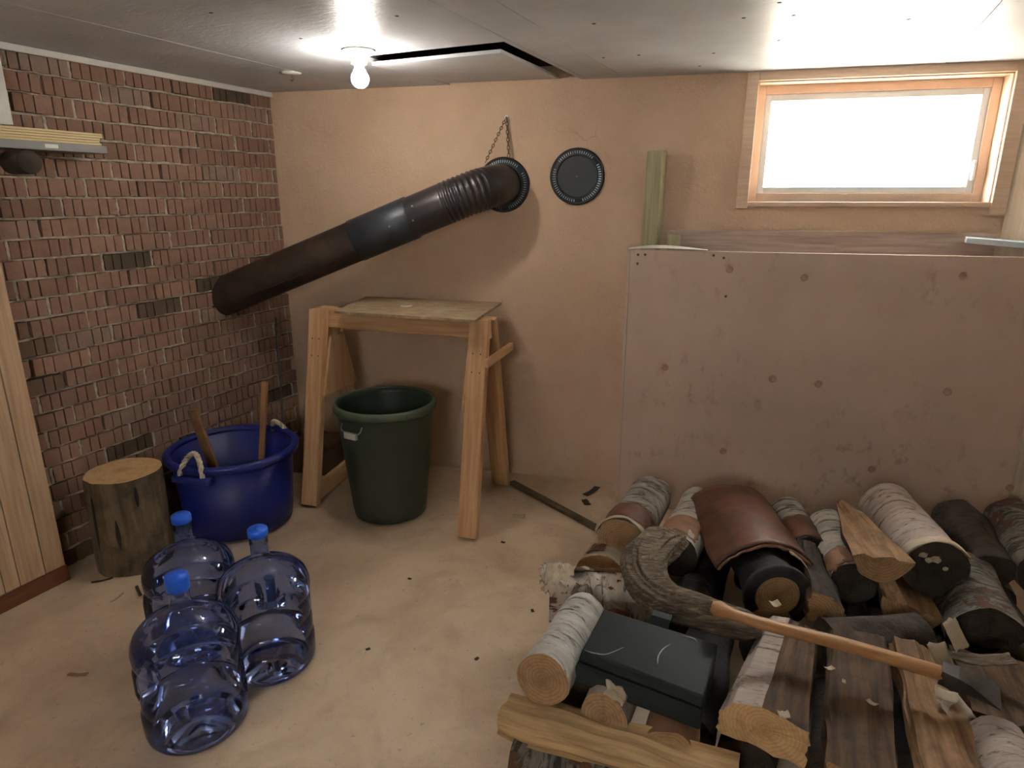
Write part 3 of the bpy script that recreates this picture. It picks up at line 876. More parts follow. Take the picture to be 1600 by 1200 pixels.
def lumber(name, a, b, w, h, mat, parent, base, sidev=None, bevel=0.002):
    """a board from a to b, w wide along sidev; local z runs along it so the grain follows"""
    d = (b - a); ln = d.length; d.normalize()
    sx = (sidev - d * sidev.dot(d)).normalized(); uy = d.cross(sx)
    m = Matrix.Identity(4)
    for j in range(3): m[j][0], m[j][1], m[j][2], m[j][3] = sx[j], uy[j], d[j], (a - base)[j]
    return MB().box((-w / 2, -h / 2, 0), (w / 2, h / 2, ln)).build(name, mat, parent, bevel=bevel, matrix=m)
tl, tr = Vector((ml_.x, ml_.y, BT)) - bd * 0.035, Vector((mr_.x, mr_.y, BT)) + bd * 0.03
lumber('top_beam', tl - Vector((0, 0, 0.045)), tr - Vector((0, 0, 0.045)), 0.09, 0.038, M['pine'], saw, sb, Vector((0, 0, 1)))
MB_top = None
for (ft, mid, sgn) in ((lf, ml_, -1), (lr, ml_, 1), (rf, mr_, -1), (rr_, mr_, 1)):
    topp = Vector((mid.x, mid.y, BT - 0.004)) + bn * (sgn * 0.036)
    foot = Vector((ft.x, ft.y, 0.012))
    lumber('leg', foot, topp, 0.086, 0.036, M['pine'], saw, sb, bd)
for mid, off in ((ml_, 0.055), (mr_, -0.055)):
    cpt = mid + bd * off
    poly = []
    hw0, hw1 = 0.05, 0.135
    a0 = [cpt - bn * hw0, cpt + bn * hw0, cpt + bn * hw1, cpt - bn * hw1]
    zz = [0.79, 0.79, 0.52, 0.52]
    fr = [Vector((p.x, p.y, z)) - sb for p, z in zip(a0, zz)]
    MB().hexa(fr + [p + bd * 0.012 for p in fr]).build('gusset', M['pine'], saw)
lumber('lower_brace', Vector((lf.x, lf.y, 0.075)) + bd * 0.03 + bn * 0.02, Vector((lr.x, lr.y, 0.075)) + bd * 0.03 - bn * 0.02, 0.085, 0.02, M['pine'], saw, sb, Vector((0, 0, 1)))
q0 = P(748, 552, 0.74)
q1 = Vector((mr_.x, mr_.y, 0.76)) + bd * 0.065 + bn * 0.17
qs = Vector((mr_.x, mr_.y, 0.745)) + bd * 0.062 - bn * 0.125
lumber('side_cleat', qs, q1, 0.034, 0.02, M['pine'], saw, sb, Vector((0, 0, 1)))
for mid, sgn in ((ml_, -1), (mr_, -1)):
    ft = lf if mid is ml_ else rf
    d = (Vector((mid.x, mid.y, BT)) + bn * sgn * 0.036 - Vector((ft.x, ft.y, 0))).normalized()
    nf = bd.cross(d).normalized()
    if nf.y > 0: nf = -nf
    for hh in (0.06, 0.22, 0.72, 0.80):
        for ss in (-0.018, 0.018):
            c = Vector((ft.x, ft.y, 0)) + d * hh + bd * ss + nf * 0.0178 - sb
            MB().tube([c, c + nf * 0.0012], 0.0035, 8).build('screw', M['darksteel'], saw)
ply = [P(522, 488, BT + 0.008), P(742, 502, BT + 0.008), P(784, 474, BT + 0.008), P(572, 465, BT + 0.008)]
pc = sum(ply, Vector()) / 4
pc.z = BT + 0.002
pang = math.atan2((ply[1] - ply[0]).y, (ply[1] - ply[0]).x)
pm = T(*pc) @ Matrix.Rotation(pang, 4, 'Z')
inv = pm.inverted()
pl2 = [(inv @ p) for p in ply]
pp = MB().prism([(p.x, p.y) for p in pl2], 0.0, 0.012).build('plywood_scrap', M['plydusty'], matrix=pm, bevel=0.001)
tag(pp, 'dusty plywood scrap lying on top of the sawhorse', 'plywood')
cl = P(634, 480, BT + 0.016)
ch = MB().grid(lambda a, b: (0.05 * (a - 0.5), 0.012 * (b - 0.5) + 0.022 * (a - 0.5) ** 2 * 4, 0.001 + 0.006 * math.sin(b * 3.1)), 8, 3)
tag(ch.build('bark_curl', M['paper'], solid=0.001, matrix=T(*cl)), 'tiny curled white bark shaving on the plywood scrap', 'shaving')

# ------------------------------------------------------------------ green can
gc = P(611, 797, 0)
gcan = tag(empty('trash_can', T(gc.x, gc.y, 0)), 'tall dark green plastic trash can under the sawhorse', 'trash can')
H = 0.545
MB().lathe([(0.001, 0.004), (0.150, 0.004), (0.164, 0.012), (0.170, 0.05), (0.216, H - 0.03), (0.217, H - 0.005), (0.2125, H - 0.005), (0.211, H - 0.03), (0.165, 0.05), (0.15, 0.014), (0.001, 0.012)], 48).build('can_body', M['greenplastic'], gcan)
MB().lathe([(0.214, H - 0.034), (0.226, H - 0.034), (0.230, H - 0.028), (0.230, H - 0.006), (0.225, H + 0.002), (0.214, H + 0.002), (0.212, H - 0.004)], 48).build('can_rim', M['greenrim'], gcan)
ha = math.atan2(-gc.y, -gc.x) - math.radians(42)
hr = 0.2135
hz = H - 0.085
hv = Matrix.Rotation(ha, 4, 'Z')
pts = [hv @ Vector((0.212, -0.055, hz + 0.028)), hv @ Vector((0.222, -0.056, hz + 0.012)), hv @ Vector((0.227, -0.046, hz)), hv @ Vector((0.229, 0, hz - 0.004)), hv @ Vector((0.227, 0.046, hz)), hv @ Vector((0.222, 0.056, hz + 0.012)), hv @ Vector((0.212, 0.055, hz + 0.028))]
hd = MB().tube(pts, 0.003, 8).build('handle', M['steel'], gcan)
gp = MB().box((0.218, -0.034, hz - 0.03), (0.233, 0.034, hz - 0.002), hv).build('handle_grip', M['trim_white'], hd, bevel=0.003)
ha2 = hv @ Matrix.Rotation(math.pi, 4, 'Z')
hd2 = MB().tube([ha2 @ (hv.inverted() @ p) for p in pts], 0.003, 8).build('handle', M['steel'], gcan)
MB().box((0.218, -0.034, hz - 0.03), (0.233, 0.034, hz - 0.002), ha2).build('handle_grip', M['trim_white'], hd2, bevel=0.003)

# ------------------------------------------------------------------ blue tub
tx, ty = -1.235, 2.70
tub = tag(empty('blue_tub', T(tx, ty, 0)), 'large deep blue plastic tub with rope handles by the brick wall', 'tub')
TH = 0.365
MB().lathe([(0.001, 0.003), (0.205, 0.003), (0.222, 0.014), (0.229, 0.06), (0.252, TH - 0.02), (0.247, TH - 0.02), (0.224, 0.06), (0.21, 0.018), (0.001, 0.012)], 56).build('tub_body', M['blueplastic'], tub)
MB().lathe([(0.247, TH - 0.034), (0.262, TH - 0.034), (0.276, TH - 0.026), (0.279, TH - 0.006), (0.271, TH + 0.003), (0.254, TH + 0.002), (0.246, TH - 0.008)], 56).build('tub_rim', M['blueplastic'], tub)
def rope_handle(ang, rise, sag):
    mz = Matrix.Rotation(ang, 4, 'Z')
    MB().box((0.246, -0.085, TH - 0.062), (0.292, 0.085, TH - 0.032), mz).build('handle_lug', M['blueplastic'], tub, bevel=0.008)
    n = 60
    core = []
    for i in range(n + 1):
        f = i / n
        y = -0.055 + 0.11 * f
        z = TH - 0.05 + rise * math.sin(math.pi * f) ** 0.6
        x = 0.276 + sag * math.sin(math.pi * f)
        core.append(mz @ Vector((x, y, z)))
    root = None
    for st in range(3):
        path = []
        for i, p in enumerate(core):
            tg = (core[min(i + 1, n)] - core[max(i - 1, 0)]).normalized()
            a = tg.orthogonal().normalized()
            rf_ = Vector((0, 0, 1)) if abs(tg.z) < 0.95 else Vector((1, 0, 0))
            a = (mz @ Vector((1, 0.0, 0.001))); a = (a - tg * a.dot(tg)).normalized()
            b = tg.cross(a)
            ph = i / n * 2 * math.pi * 4.5 + st * 2 * math.pi / 3
            path.append(p + (a * math.cos(ph) + b * math.sin(ph)) * 0.0055)
        o = MB().tube(path, 0.0062, 8).build('rope_strand' if root else 'rope_handle', M['rope'], root or tub)
        root = root or o
rope_handle(math.radians(-103), 0.105, -0.035)
rope_handle(math.radians(62), 0.085, -0.03)

def stick(name, a, b, w, h, mat, label, cat='stick', sidev=Vector((1, 0, 0))):
    d = (b - a); ln = d.length; d.normalize()
    sx = (sidev - d * sidev.dot(d)).normalized(); uy = d.cross(sx)
    m = Matrix.Identity(4)
    for j in range(3): m[j][0], m[j][1], m[j][2], m[j][3] = sx[j], uy[j], d[j], a[j]
    o = MB().box((-w / 2, -h / 2, 0), (w / 2, h / 2, ln)).build(name, mat, bevel=0.003, matrix=m)
    return tag(o, label, cat)
cv = Vector((0, 0, CAMZ))
def at_y(u, v, y):
    r = ray(u, v); return cv + r * (y / r.y)
stick('wooden_stake', Vector((-1.235, 2.62, 0.020)), at_y(301, 640, 2.535), 0.036, 0.022, M['split_tan'], 'short brown wooden stake standing in the front of the blue tub')
stick('wooden_rod', Vector((-1.19, 2.80, 0.020)), at_y(414, 596, 2.86), 0.024, 0.024, M['handle'], 'longer tan wooden rod leaning in the back of the blue tub', 'rod')
g_a, g_b = at_y(410, 640, 3.06), at_y(430, 500, 3.33)
rod = MB().tube([(0, 0, 0), at_y(431, 497, 3.36) - Vector((-1.13, 3.02, 0.003))], 0.006, 10).build('metal_rod', M['darksteel'], matrix=T(-1.13, 3.02, 0.003))
tag(rod, 'thin metal rod leaning into the corner behind the blue tub', 'rod')

# ------------------------------------------------------------------ chopping block
st = tag(empty('chopping_block', T(-1.53, 2.365, 0)), 'weathered upright log stump between panelling and blue tub', 'stump')
def stf(p, a, r, z):
    k = 1 + 0.05 * nz(math.cos(a) * 1.7, math.sin(a) * 1.7, z * 2) + 0.03 * nz(math.cos(a) * 5, math.sin(a) * 5, z * 1.2)
    return Vector((p.x * k + 0.02 * z, p.y * k, z))
SH = 0.39
MB().lathe([(0.138, 0.001)] + [(0.140 - 0.008 * i / 8 , SH * i / 8) for i in range(1, 9)], 44, fn=stf).build('stump_bark', M['bark_stump'], st)
top = MB()
rim = [stf(Vector((0.132 * math.cos(2 * math.pi * k / 44), 0.132 * math.sin(2 * math.pi * k / 44), SH)), 2 * math.pi * k / 44, 0.132, SH) for k in range(44)]
vs = [Vector((0.008, 0, SH + 0.002))] + [Vector((0.008 + (p.x - 0.008) * 0.55, p.y * 0.55, SH + 0.003 * nz(i * 0.7))) for i, p in enumerate(rim)] + rim
fs = [(0, 1 + i, 1 + (i + 1) % 44) for i in range(44)] + [(1 + i, 45 + i, 45 + (i + 1) % 44, 1 + (i + 1) % 44) for i in range(44)]
top.add(vs, fs); top.build('cut_face', M['rings_pale'], st)
for a, z0_, z1_ in ((-1.35, 0.12, 0.24), (-0.75, 0.28, 0.36), (-1.95, 0.05, 0.33)):
    path = [Vector((0.136 * math.cos(a + 0.05 * nz(i)), 0.136 * math.sin(a + 0.05 * nz(i)), z0_ + (z1_ - z0_) * i / 6)) for i in range(7)]
    MB().tube(path, lambda f: 0.0025 + 0.006 * math.sin(math.pi * f), 6).build('bark_crack', M['bark_black'], st)

# ------------------------------------------------------------------ water bottles
def make_bottle(loc, handle_ang, label, capz=0.448):
    root = tag(empty('water_bottle', T(loc[0], loc[1], 0) @ Matrix.Rotation(handle_ang, 4, 'Z')), label, 'water bottle', 'empty blue water bottles on the floor')
    R = 0.134
    prof = [(0.02, 0.012), (0.085, 0.006), (0.105, 0.002), (0.122, 0.006), (0.131, 0.022), (R, 0.05), (R, 0.098), (0.130, 0.108), (0.1265, 0.114), (0.130, 0.121), (R - 0.002, 0.130),
            (R - 0.002, 0.168), (0.130, 0.178), (0.1265, 0.184), (0.130, 0.191), (R - 0.002, 0.20), (R - 0.002, 0.238), (0.130, 0.248), (0.1265, 0.254), (0.130, 0.262), (R, 0.274),
            (R + 0.001, 0.305), (0.131, 0.325), (0.122, 0.345), (0.105, 0.363), (0.08, 0.379), (0.055, 0.391), (0.037, 0.401), (0.029, 0.410), (0.0265, 0.422), (0.0265, 0.452)]
    prof = [(r_, z_ * 0.915) for r_, z_ in prof[:-3]] + [(0.029, 0.378), (0.0265, 0.392), (0.026, 0.420), (0.0275, 0.424), (0.0265, 0.430), (0.0265, 0.452)]
    # finer profile
    fine = []
    for (a, b) in zip(prof, prof[1:]):
        fine += [a, ((a[0] + b[0]) / 2, (a[1] + b[1]) / 2)]
    fine.append(prof[-1])
    def dent(p, a, r, z):
        aa = (a + math.pi) % (2 * math.pi) - math.pi
        f = max(0, 1 - (aa / 0.36) ** 4) if abs(aa) < 0.36 else 0
        g = max(0, 1 - ((z - 0.175) / 0.064) ** 4) if abs(z - 0.175) < 0.064 else 0
        k = 1 - 0.40 * f * g
        return Vector((p.x * k, p.y * k, p.z))
    b = MB().lathe(fine, 72, fn=dent, cap0=True).build('bottle_body', M['bottle'], root)
    MB().lathe([(0.001, 0.476), (0.008, 0.476), (0.009, 0.471), (0.024, 0.473), (0.0285, 0.469), (0.0295, 0.464), (0.029, capz), (0.0272, capz - 0.002)], 32).build('bottle_cap', M['bluecap'], root)
    MB().tube([(0.108, 0, 0.236), (0.127, 0, 0.228), (0.130, 0, 0.205), (0.130, 0, 0.142), (0.127, 0, 0.124), (0.106, 0, 0.116)], 0.0105, 12, flat=1.5).build('handle', M['blackplastic'], root)
    return root
make_bottle((-0.878, 1.502), math.radians(200), 'nearest empty blue water bottle, its dark handle facing left', 0.430)
make_bottle((-0.760, 1.752), math.radians(105), 'empty blue water bottle on the right of the three')
make_bottle((-1.030, 1.838), math.radians(215), 'empty blue water bottle at the back, nearest the stump')

# ------------------------------------------------------------------ floor things near the corner
cb = MB()
def lump(a, b):
    x, y = (a - 0.5) * 0.27, (b - 0.5) * 0.25
    e = min(a, 1 - a, b, 1 - b)
    h = 0.165 * min(1, e * 9) ** 0.5
    return (x + 0.012 * nz(a * 5, b * 5), y + 0.01 * nz(a * 5, b * 5, 3), h + 0.012 * nz(a * 4, b * 4, 7) * min(1, e * 9))
cb.grid(lump, 22, 16)
cbm = WA + WD * -0.60 - WN * 0.15
tag(cb.build('concrete_block', M['concrete'], matrix=frame(Vector((cbm.x, cbm.y, 0)), WD, WN)), 'low lumpy concrete block in the dark corner behind the sawhorse leg', 'concrete block')
ba, bb = P(800, 754, 0.012), P(938, 828, 0.012)
stick('floor_lath', ba, bb, 0.03, 0.022, M['bark_stump'], 'thin dark lath lying on floor from sawhorse foot to firewood', 'lath', sidev=Vector((1, 0, 0)))

# ------------------------------------------------------------------ firewood
WOODG = 'firewood pieces in the heap'
def section_round(r, n=22, seed=0, wob=0.06):
    pts = []
    for k in range(n):
        a = 2 * math.pi * k / n
        q = r * (1 + wob * nz(math.cos(a) * 1.2, math.sin(a) * 1.2, seed * 3.7) * 2)
        pts.append((q * math.cos(a), q * math.sin(a), 'bark'))
    return pts
def section_split(r, a0, a1, apex=(0, 0), n=12, m=10, seed=0):
    """bark arc from a0 to a1 (degrees, 0 = right, 90 = up), then split faces to the apex and back"""
    pts = []
    for k in range(n + 1):
        a = math.radians(a0 + (a1 - a0) * k / n)
        q = r * (1 + 0.05 * nz(math.cos(a) * 1.5, math.sin(a) * 1.5, seed * 2.9))
        pts.append([q * math.cos(a), q * math.sin(a), 'bark'])
    pts[-1][2] = 'wood'
    st_, en = pts[-1], pts[0]
    def seg(p, q):
        for i in range(1, m):
            f = i / m
            pts.append([p[0] + (q[0] - p[0]) * f + 0.012 * nz(f * 7, seed), p[1] + (q[1] - p[1]) * f + 0.012 * nz(f * 9, seed + 5), 'wood'])
    if apex is None: seg(st_, en)
    else:
        seg(st_, apex); pts.append([apex[0], apex[1], 'wood']); seg(apex, en)
    return [tuple(p) for p in pts]
def section_poly(poly, bark=(), m=9, seed=0):
    pts = []
    for i in range(len(poly)):
        p, q = poly[i], poly[(i + 1) % len(poly)]
        for k in range(m):
            f = k / m
            j = 0.0 if k == 0 else 0.011
            pts.append((p[0] + (q[0] - p[0]) * f + j * nz(f * 7 + i, seed), p[1] + (q[1] - p[1]) * f + j * nz(f * 9 + i, seed + 5), 'bark' if i in bark else 'wood'))
    return pts

def firewood(name, label, F, B, sec, bark='birch', wood='split_tan', end='rings', taper=1.0, seed=1, rough=0.006, nl=9, twist=0.0, bow=0.0, group=WOODG, cat='firewood'):
    if bark.startswith('bark_') and rough < 0.013: rough, nl = 0.016, 16
    m = axis_frame(F, B)
    ln = (B - F).length
    root = tag(empty(name, m), label, cat, group)
    n = len(sec)
    rings = []
    for i in range(nl + 1):
        f = i / nl
        k = 1 + (taper - 1) * f
        ca, sa = math.cos(twist * f), math.sin(twist * f)
        ring = []
        for (x, y, tg) in sec:
            jx = rough * nz(x * 14 + seed, y * 14, f * ln * 7)
            jy = rough * nz(x * 14, y * 14 + seed, f * ln * 7 + 9)
            if tg == 'wood':
                jx += 0.006 * nz(x * 55 + seed, y * 55, f * 1.5); jy += 0.008 * nz(x * 55, y * 55 + seed, f * 1.5 + 4) + 0.010 * nz(seed, x * 9, f * 2.5)
            px, py = x * k + jx, y * k + jy + bow * math.sin(math.pi * f)
            ez = 0.010 * nz(x * 22, y * 22, seed) if i in (0, nl) and tg == 'wood' else 0.0
            ring.append(Vector((-(px * ca - py * sa), px * sa + py * ca, f * ln + ez)))
        rings.append(ring)
    for tg, pname, mt in (('bark', 'bark', bark), ('wood', 'split_face', wood)):
        idx = [k for k in range(n) if sec[k][2] == tg]
        if not idx: continue
        vs = [p for r in rings for p in r]
        fs = [(i * n + k, (i + 1) * n + k, (i + 1) * n + (k + 1) % n, i * n + (k + 1) % n) for i in range(nl) for k in idx]
        used = sorted({q for f_ in fs for q in f_}); mp = {q: i for i, q in enumerate(used)}
        MB().add([vs[q] for q in used], [tuple(mp[q] for q in f_) for f_ in fs], tg == 'bark').build(pname, M[mt], root)
    ends = []
    for ring, zoff, e in ((rings[0], 0.0, end), (rings[-1], ln, end)):
        c = sum(ring, Vector()) / n
        inner = [c + (p - c) * 0.55 + Vector((0, 0, 0.003 * nz(i * 0.9, seed))) for i, p in enumerate(ring)]
        fs = [(0, 1 + i, 1 + (i + 1) % n) for i in range(n)] + [(1 + i, 1 + n + i, 1 + n + (i + 1) % n, 1 + (i + 1) % n) for i in range(n)]
        ends.append(MB().add([c] + inner + list(ring), fs).build('cut_face', M[e], root))
    return root

def shell(parent, r, a0, a1, z0, z1, mat, name='peeled_bark', seed=0, ragged=0.03, lift=0.0, nu=14, nv=10, thick=0.003):
    """ragged curved sheet lying on a log (angles in degrees, 90 = up), ends lifted by lift"""
    def fn(u, v):
        a = math.radians(a0 + (a1 - a0) * u)
        z = z0 + (z1 - z0) * v
        if v in (0.0, 1.0): z += ragged * nz(u * 6, seed, v * 5)
        if u in (0.0, 1.0): a += 0.35 * nz(v * 6, seed + 3, u * 4)
        rr_ = r + 0.004 * nz(u * 4, v * 4, seed) + lift * (abs(u - 0.5) * 2) ** 3
        return (-rr_ * math.cos(a), rr_ * math.sin(a), z)
    return MB().grid(fn, nu, nv).build(name, M[mat], parent, solid=thick)

def flake(parent, r, a, z, w, h, mat, seed, curl=0.02):
    def fn(u, v):
        aa = math.radians(a) + (u - 0.5) * w / r
        rr_ = r + 0.002 + curl * v * v + 0.006 * nz(u * 3, v * 3, seed)
        zz = z + (v - 0.5) * h + 0.012 * nz(u * 5, v * 5, seed + 2)
        return (-rr_ * math.cos(aa + 0.25 * nz(v * 4, seed)), rr_ * math.sin(aa), zz)
    return MB().grid(fn, 6, 5).build('bark_flake', M[mat], parent, solid=0.0015)

# bottom layer, half hidden
firewood('firewood_log', 'mossy dark barked log lying on floor at the bottom front of the heap', P(812, 1172, 0.075), P(1035, 1262, 0.075), section_round(0.068, seed=1), 'bark_mossy', end='rings', seed=11)
lo = firewood('split_log', 'long pale split log lying across the front edge of the heap', P(789, 1108, 0.165), P(1150, 1222, 0.165), section_poly([(-0.05, -0.028), (0.052, -0.030), (0.046, 0.026), (-0.048, 0.028)], bark=(0,), seed=2), 'bark_dark', 'split_pale', 'rings_pale', seed=12)
for i, (fu, fv, bu, bv, z, r, lab, mt) in enumerate([
    (905, 1090, 950, 985, 0.07, 0.062, 'dark log on the floor under the black box, left end', 'bark_mossy'),
    (1072, 1150, 1108, 1000, 0.09, 0.072, 'dark log on the floor under the black box, right end', 'bark_black'),
    (1165, 1190, 1200, 1060, 0.07, 0.068, 'dark log on the floor under the pale barked split log', 'bark_dark'),
    (1300, 1215, 1300, 1090, 0.07, 0.072, 'dark log on the floor below the axe handle', 'bark_dark'),
    (1435, 1215, 1410, 1090, 0.07, 0.07, 'dark log on the floor below the axe head', 'bark_black'),
    (1570, 1200, 1530, 1080, 0.07, 0.075, 'dark log on the floor at the right edge of the heap', 'bark_dark'),
    (1075, 985, 1110, 880, 0.08, 0.075, 'shadowed log under the twisted grey wood', 'bark_black'),
    (1195, 1020, 1205, 925, 0.08, 0.078, 'shadowed log under the red bark sheet', 'bark_dark'),
    (1330, 1040, 1315, 935, 0.08, 0.078, 'shadowed log under the quarter round piece', 'bark_dark'),
    (1465, 1050, 1430, 945, 0.08, 0.078, 'shadowed log under the small half round piece', 'bark_black'),
    (1590, 1050, 1540, 940, 0.08, 0.08, 'shadowed log at right edge behind the axe head', 'bark_dark'),
    (1180, 905, 1185, 830, 0.075, 0.075, 'shadowed log against the bin behind the red bark sheet', 'bark_dark'),
    (1370, 920, 1345, 835, 0.075, 0.075, 'shadowed log against the bin under the large birch log', 'bark_dark'),
    (1545, 945, 1500, 850, 0.075, 0.078, 'shadowed log against the bin at the right edge', 'bark_mossy')]):
    firewood('firewood_log', lab, P(fu, fv, z), P(bu, bv, z), section_round(r, seed=i + 20), mt, end='rings_dark', seed=20 + i)

# left back: grey birch log with brown band
a = firewood('birch_log', 'thick grey birch log with bare brown band lying back left against the bin', P(970, 846, 0.245), P(1018, 772, 0.22), section_round(0.086, seed=31, wob=0.04), 'birch_grey', end='rings', seed=31)
shell(a, 0.089, 20, 165, 0.012, 0.15, 'bark_red', 'bare_band', 2, 0.015, 0, 18, 8)
shell(a, 0.091, 25, 170, -0.006, 0.012, 'birch_pale', 'bark_rim', 4, 0.006, 0, 18, 3)
a = firewood('birch_log', 'pale smooth birch log lying below the grey birch log at the left', P(940, 908, 0.125), P(984, 838, 0.105), section_round(0.098, seed=32, wob=0.03), 'birch_pale', end='rings', seed=32)
shell(a, 0.101, 95, 130, 0.03, 0.10, 'bark_red', 'bare_patch', 7, 0.02)
flake(a, 0.101, 60, 0.16, 0.06, 0.05, 'bark_dark', 4, 0.01)
flake(a, 0.10, 160, 0.30, 0.05, 0.09, 'birch_pale', 14, 0.03)
a = firewood('birch_log', 'birch log with black end and rust brown bark left of the red bark sheet', P(1054, 868, 0.205), P(1094, 788, 0.185), section_round(0.078, seed=33, wob=0.04), 'birch', end='rings_dark', seed=33)
shell(a, 0.081, 40, 190, 0.02, 0.17, 'bark_inner', 'bare_band', 9, 0.02, 0, 16, 8)
# log with thick black bark under the red sheet
F, B = P(1214, 930, 0.235), P(1165, 845, 0.215)
a = firewood('black_barked_log', 'tan ended log with thick black bark beneath the red bark sheet', F, B, section_round(0.088, seed=34, wob=0.03), 'bark_black', end='rings', seed=34)
def ringf(u, v):
    ang = math.radians(-55 + 270 * u)
    rr_ = 0.074 + 0.024 * (1 if v > 0.5 else 0)
    z = -0.012 if 0.2 < v < 0.9 else 0.004
    return (-rr_ * math.cos(ang), rr_ * math.sin(ang), z)
MB().grid(ringf, 40, 4).build('bark_rim', M['bark_black'], a, solid=0.006)
# big sheet of red inner bark
F, B = P(1196, 902, 0.235), P(1137, 800, 0.215)
m = axis_frame(F, B); ln = (B - F).length
sheet_o = tag(empty('bark_sheet', m), 'large curved sheet of red brown bark lying over the logs', 'bark')
def bs(u, v):
    ang = math.radians(12 + 158 * u)
    z = ln * v + 0.02 * nz(u * 4, v * 3, 2) + (0.02 * nz(u * 9, 1) if v in (0, 1) else 0)
    rr_ = 0.128 + 0.010 * nz(u * 3, v * 3, 5) + 0.02 * (abs(u - 0.5) * 2) ** 4
    return (-rr_ * math.cos(ang) * 1.08, rr_ * math.sin(ang) * 0.92, z)
MB().grid(bs, 30, 20).build('sheet', M['bark_red'], sheet_o, solid=0.007)
def be(u, v):
    p = Vector(bs(u, 0)); q = 0.006 + 0.012 * v
    d = Vector((p.x, p.y, 0)).normalized()
    return p - d * (0.009 * v) + Vector((0, 0, -0.006 + 0.004 * nz(u * 12, v)))
MB().grid(be, 30, 2).build('torn_edge', M['bark_inner'], sheet_o, solid=0.003)
def bw(u, v):
    ang = math.radians(20 + 42 * u)
    return (-0.121 * math.cos(ang) * 1.08, 0.121 * math.sin(ang) * 0.92, -0.03 + 0.06 * v + 0.012 * nz(u * 6, v * 3))
MB().grid(bw, 10, 5).build('white_underside', M['birch_pale'], sheet_o, solid=0.003)

# back row
a = firewood('birch_log', 'small birch log with brown front standing out right of the red bark sheet', P(1262, 868, 0.20), P(1226, 802, 0.19), section_round(0.072, seed=35), 'birch_grey', end='rings_dark', seed=35)
shell(a, 0.075, 15, 170, 0.0, 0.17, 'bark_red', 'bare_band', 3, 0.03, 0, 14, 8)
a = firewood('birch_log', 'slim white birch log with torn bark between red sheet and split wedge', P(1333, 912, 0.235), P(1290, 822, 0.215), section_round(0.070, seed=36), 'birch', end='rings_dark', seed=36)
shell(a, 0.073, 75, 165, 0.0, 0.11, 'bark_inner', 'bare_patch', 6, 0.03)
flake(a, 0.072, 95, 0.03, 0.05, 0.05, 'bark_inner', 5, 0.02)
firewood('split_log', 'tan split wedge with half moon end leaning between two birch logs', P(1380, 868, 0.37), P(1318, 782, 0.37), section_split(0.090, 184, 350, None, seed=37), 'bark_dark', 'split_tan', 'rings', taper=0.32, seed=37)
a = firewood('birch_log', 'thick white birch log with dark sooty end at the right back', P(1462, 890, 0.30), P(1383, 790, 0.275), section_round(0.093, seed=38, wob=0.03), 'birch_pink', end='rings_dark', seed=38)
shell(a, 0.096, 30, 150, -0.008, 0.03, 'birch_pale', 'bark_rim', 12, 0.02, 0.004, 16, 4)
for k, (x, y, q) in enumerate(((-0.005, 0.035, 0.014), (-0.025, 0.03, 0.011), (-0.042, 0.046, 0.012), (0.025, 0.008, 0.008))):
    MB().lathe([(q, 0.0), (q * 0.9, -0.004), (q * 0.5, -0.006), (0.0005, -0.006)], 12, fn=lambda p, an, r, z, k=k: Vector((p.x * (1 + 0.6 * nz(an, k * 3.0)), p.y * (0.8 + 0.5 * nz(an * 1.3, k + 9.0)), p.z))).build('fungus_spot', M['birch_pale'], a, matrix=T(-x, y, -0.002))
firewood('split_log', 'dark brown split log right of the thick white birch log', P(1552, 905, 0.20), P(1490, 810, 0.19), section_split(0.086, 20, 200, (0.0, -0.05), seed=39), 'bark_dark', 'split_brown', 'rings_dark', seed=39)
firewood('split_log', 'tall dark split log at the far right edge against the bin', P(1640, 900, 0.25), P(1580, 812, 0.23), section_split(0.085, 60, 240, (0.03, -0.03), seed=40), 'bark_mossy', 'split_brown', 'rings_dark', seed=40)
# middle row of half rounds
firewood('split_log', 'quarter round piece with pale end right of the black barked log', P(1262, 965, 0.21), P(1238, 880, 0.2), section_poly([(0.0, -0.005), (0.115, -0.005), (0.10, 0.04), (0.055, 0.078), (0.0, 0.088)], bark=(1, 2, 3), seed=41), 'bark_dark', 'split_brown', 'rings', seed=41)
firewood('split_log', 'half round piece with tan end facing up in the middle of the heap', P(1425, 948, 0.22), P(1395, 875, 0.19), section_split(0.082, 165, 345, None, seed=42), 'bark_dark', 'split_tan', 'rings', seed=42)
firewood('split_log', 'small tan half round piece below the sooty birch end', P(1478, 930, 0.195), P(1446, 866, 0.175), section_split(0.068, 140, 330, None, seed=43), 'bark_dark', 'split_tan', 'rings', seed=43)
firewood('split_log', 'dark brown flat split piece behind the axe head', P(1545, 1000, 0.19), P(1500, 900, 0.18), section_split(0.10, 10, 190, (0, -0.04), seed=44), 'bark_mossy', 'split_brown', 'rings_dark', seed=44)
firewood('split_log', 'dark split piece lying crosswise behind the middle of the axe handle', P(1290, 1010, 0.175), P(1440, 1005, 0.175), section_split(0.075, 0, 180, None, seed=45), 'bark_dark', 'split_brown', 'rings_dark', seed=45)
firewood('split_log', 'dark brown slab at the right edge in front of the axe head', P(1590, 1150, 0.17), P(1545, 1040, 0.17), section_poly([(-0.10, -0.03), (0.11, -0.03), (0.10, 0.03), (-0.09, 0.035)], bark=(0,), seed=46), 'bark_dark', 'split_brown', 'rings_dark', seed=46)

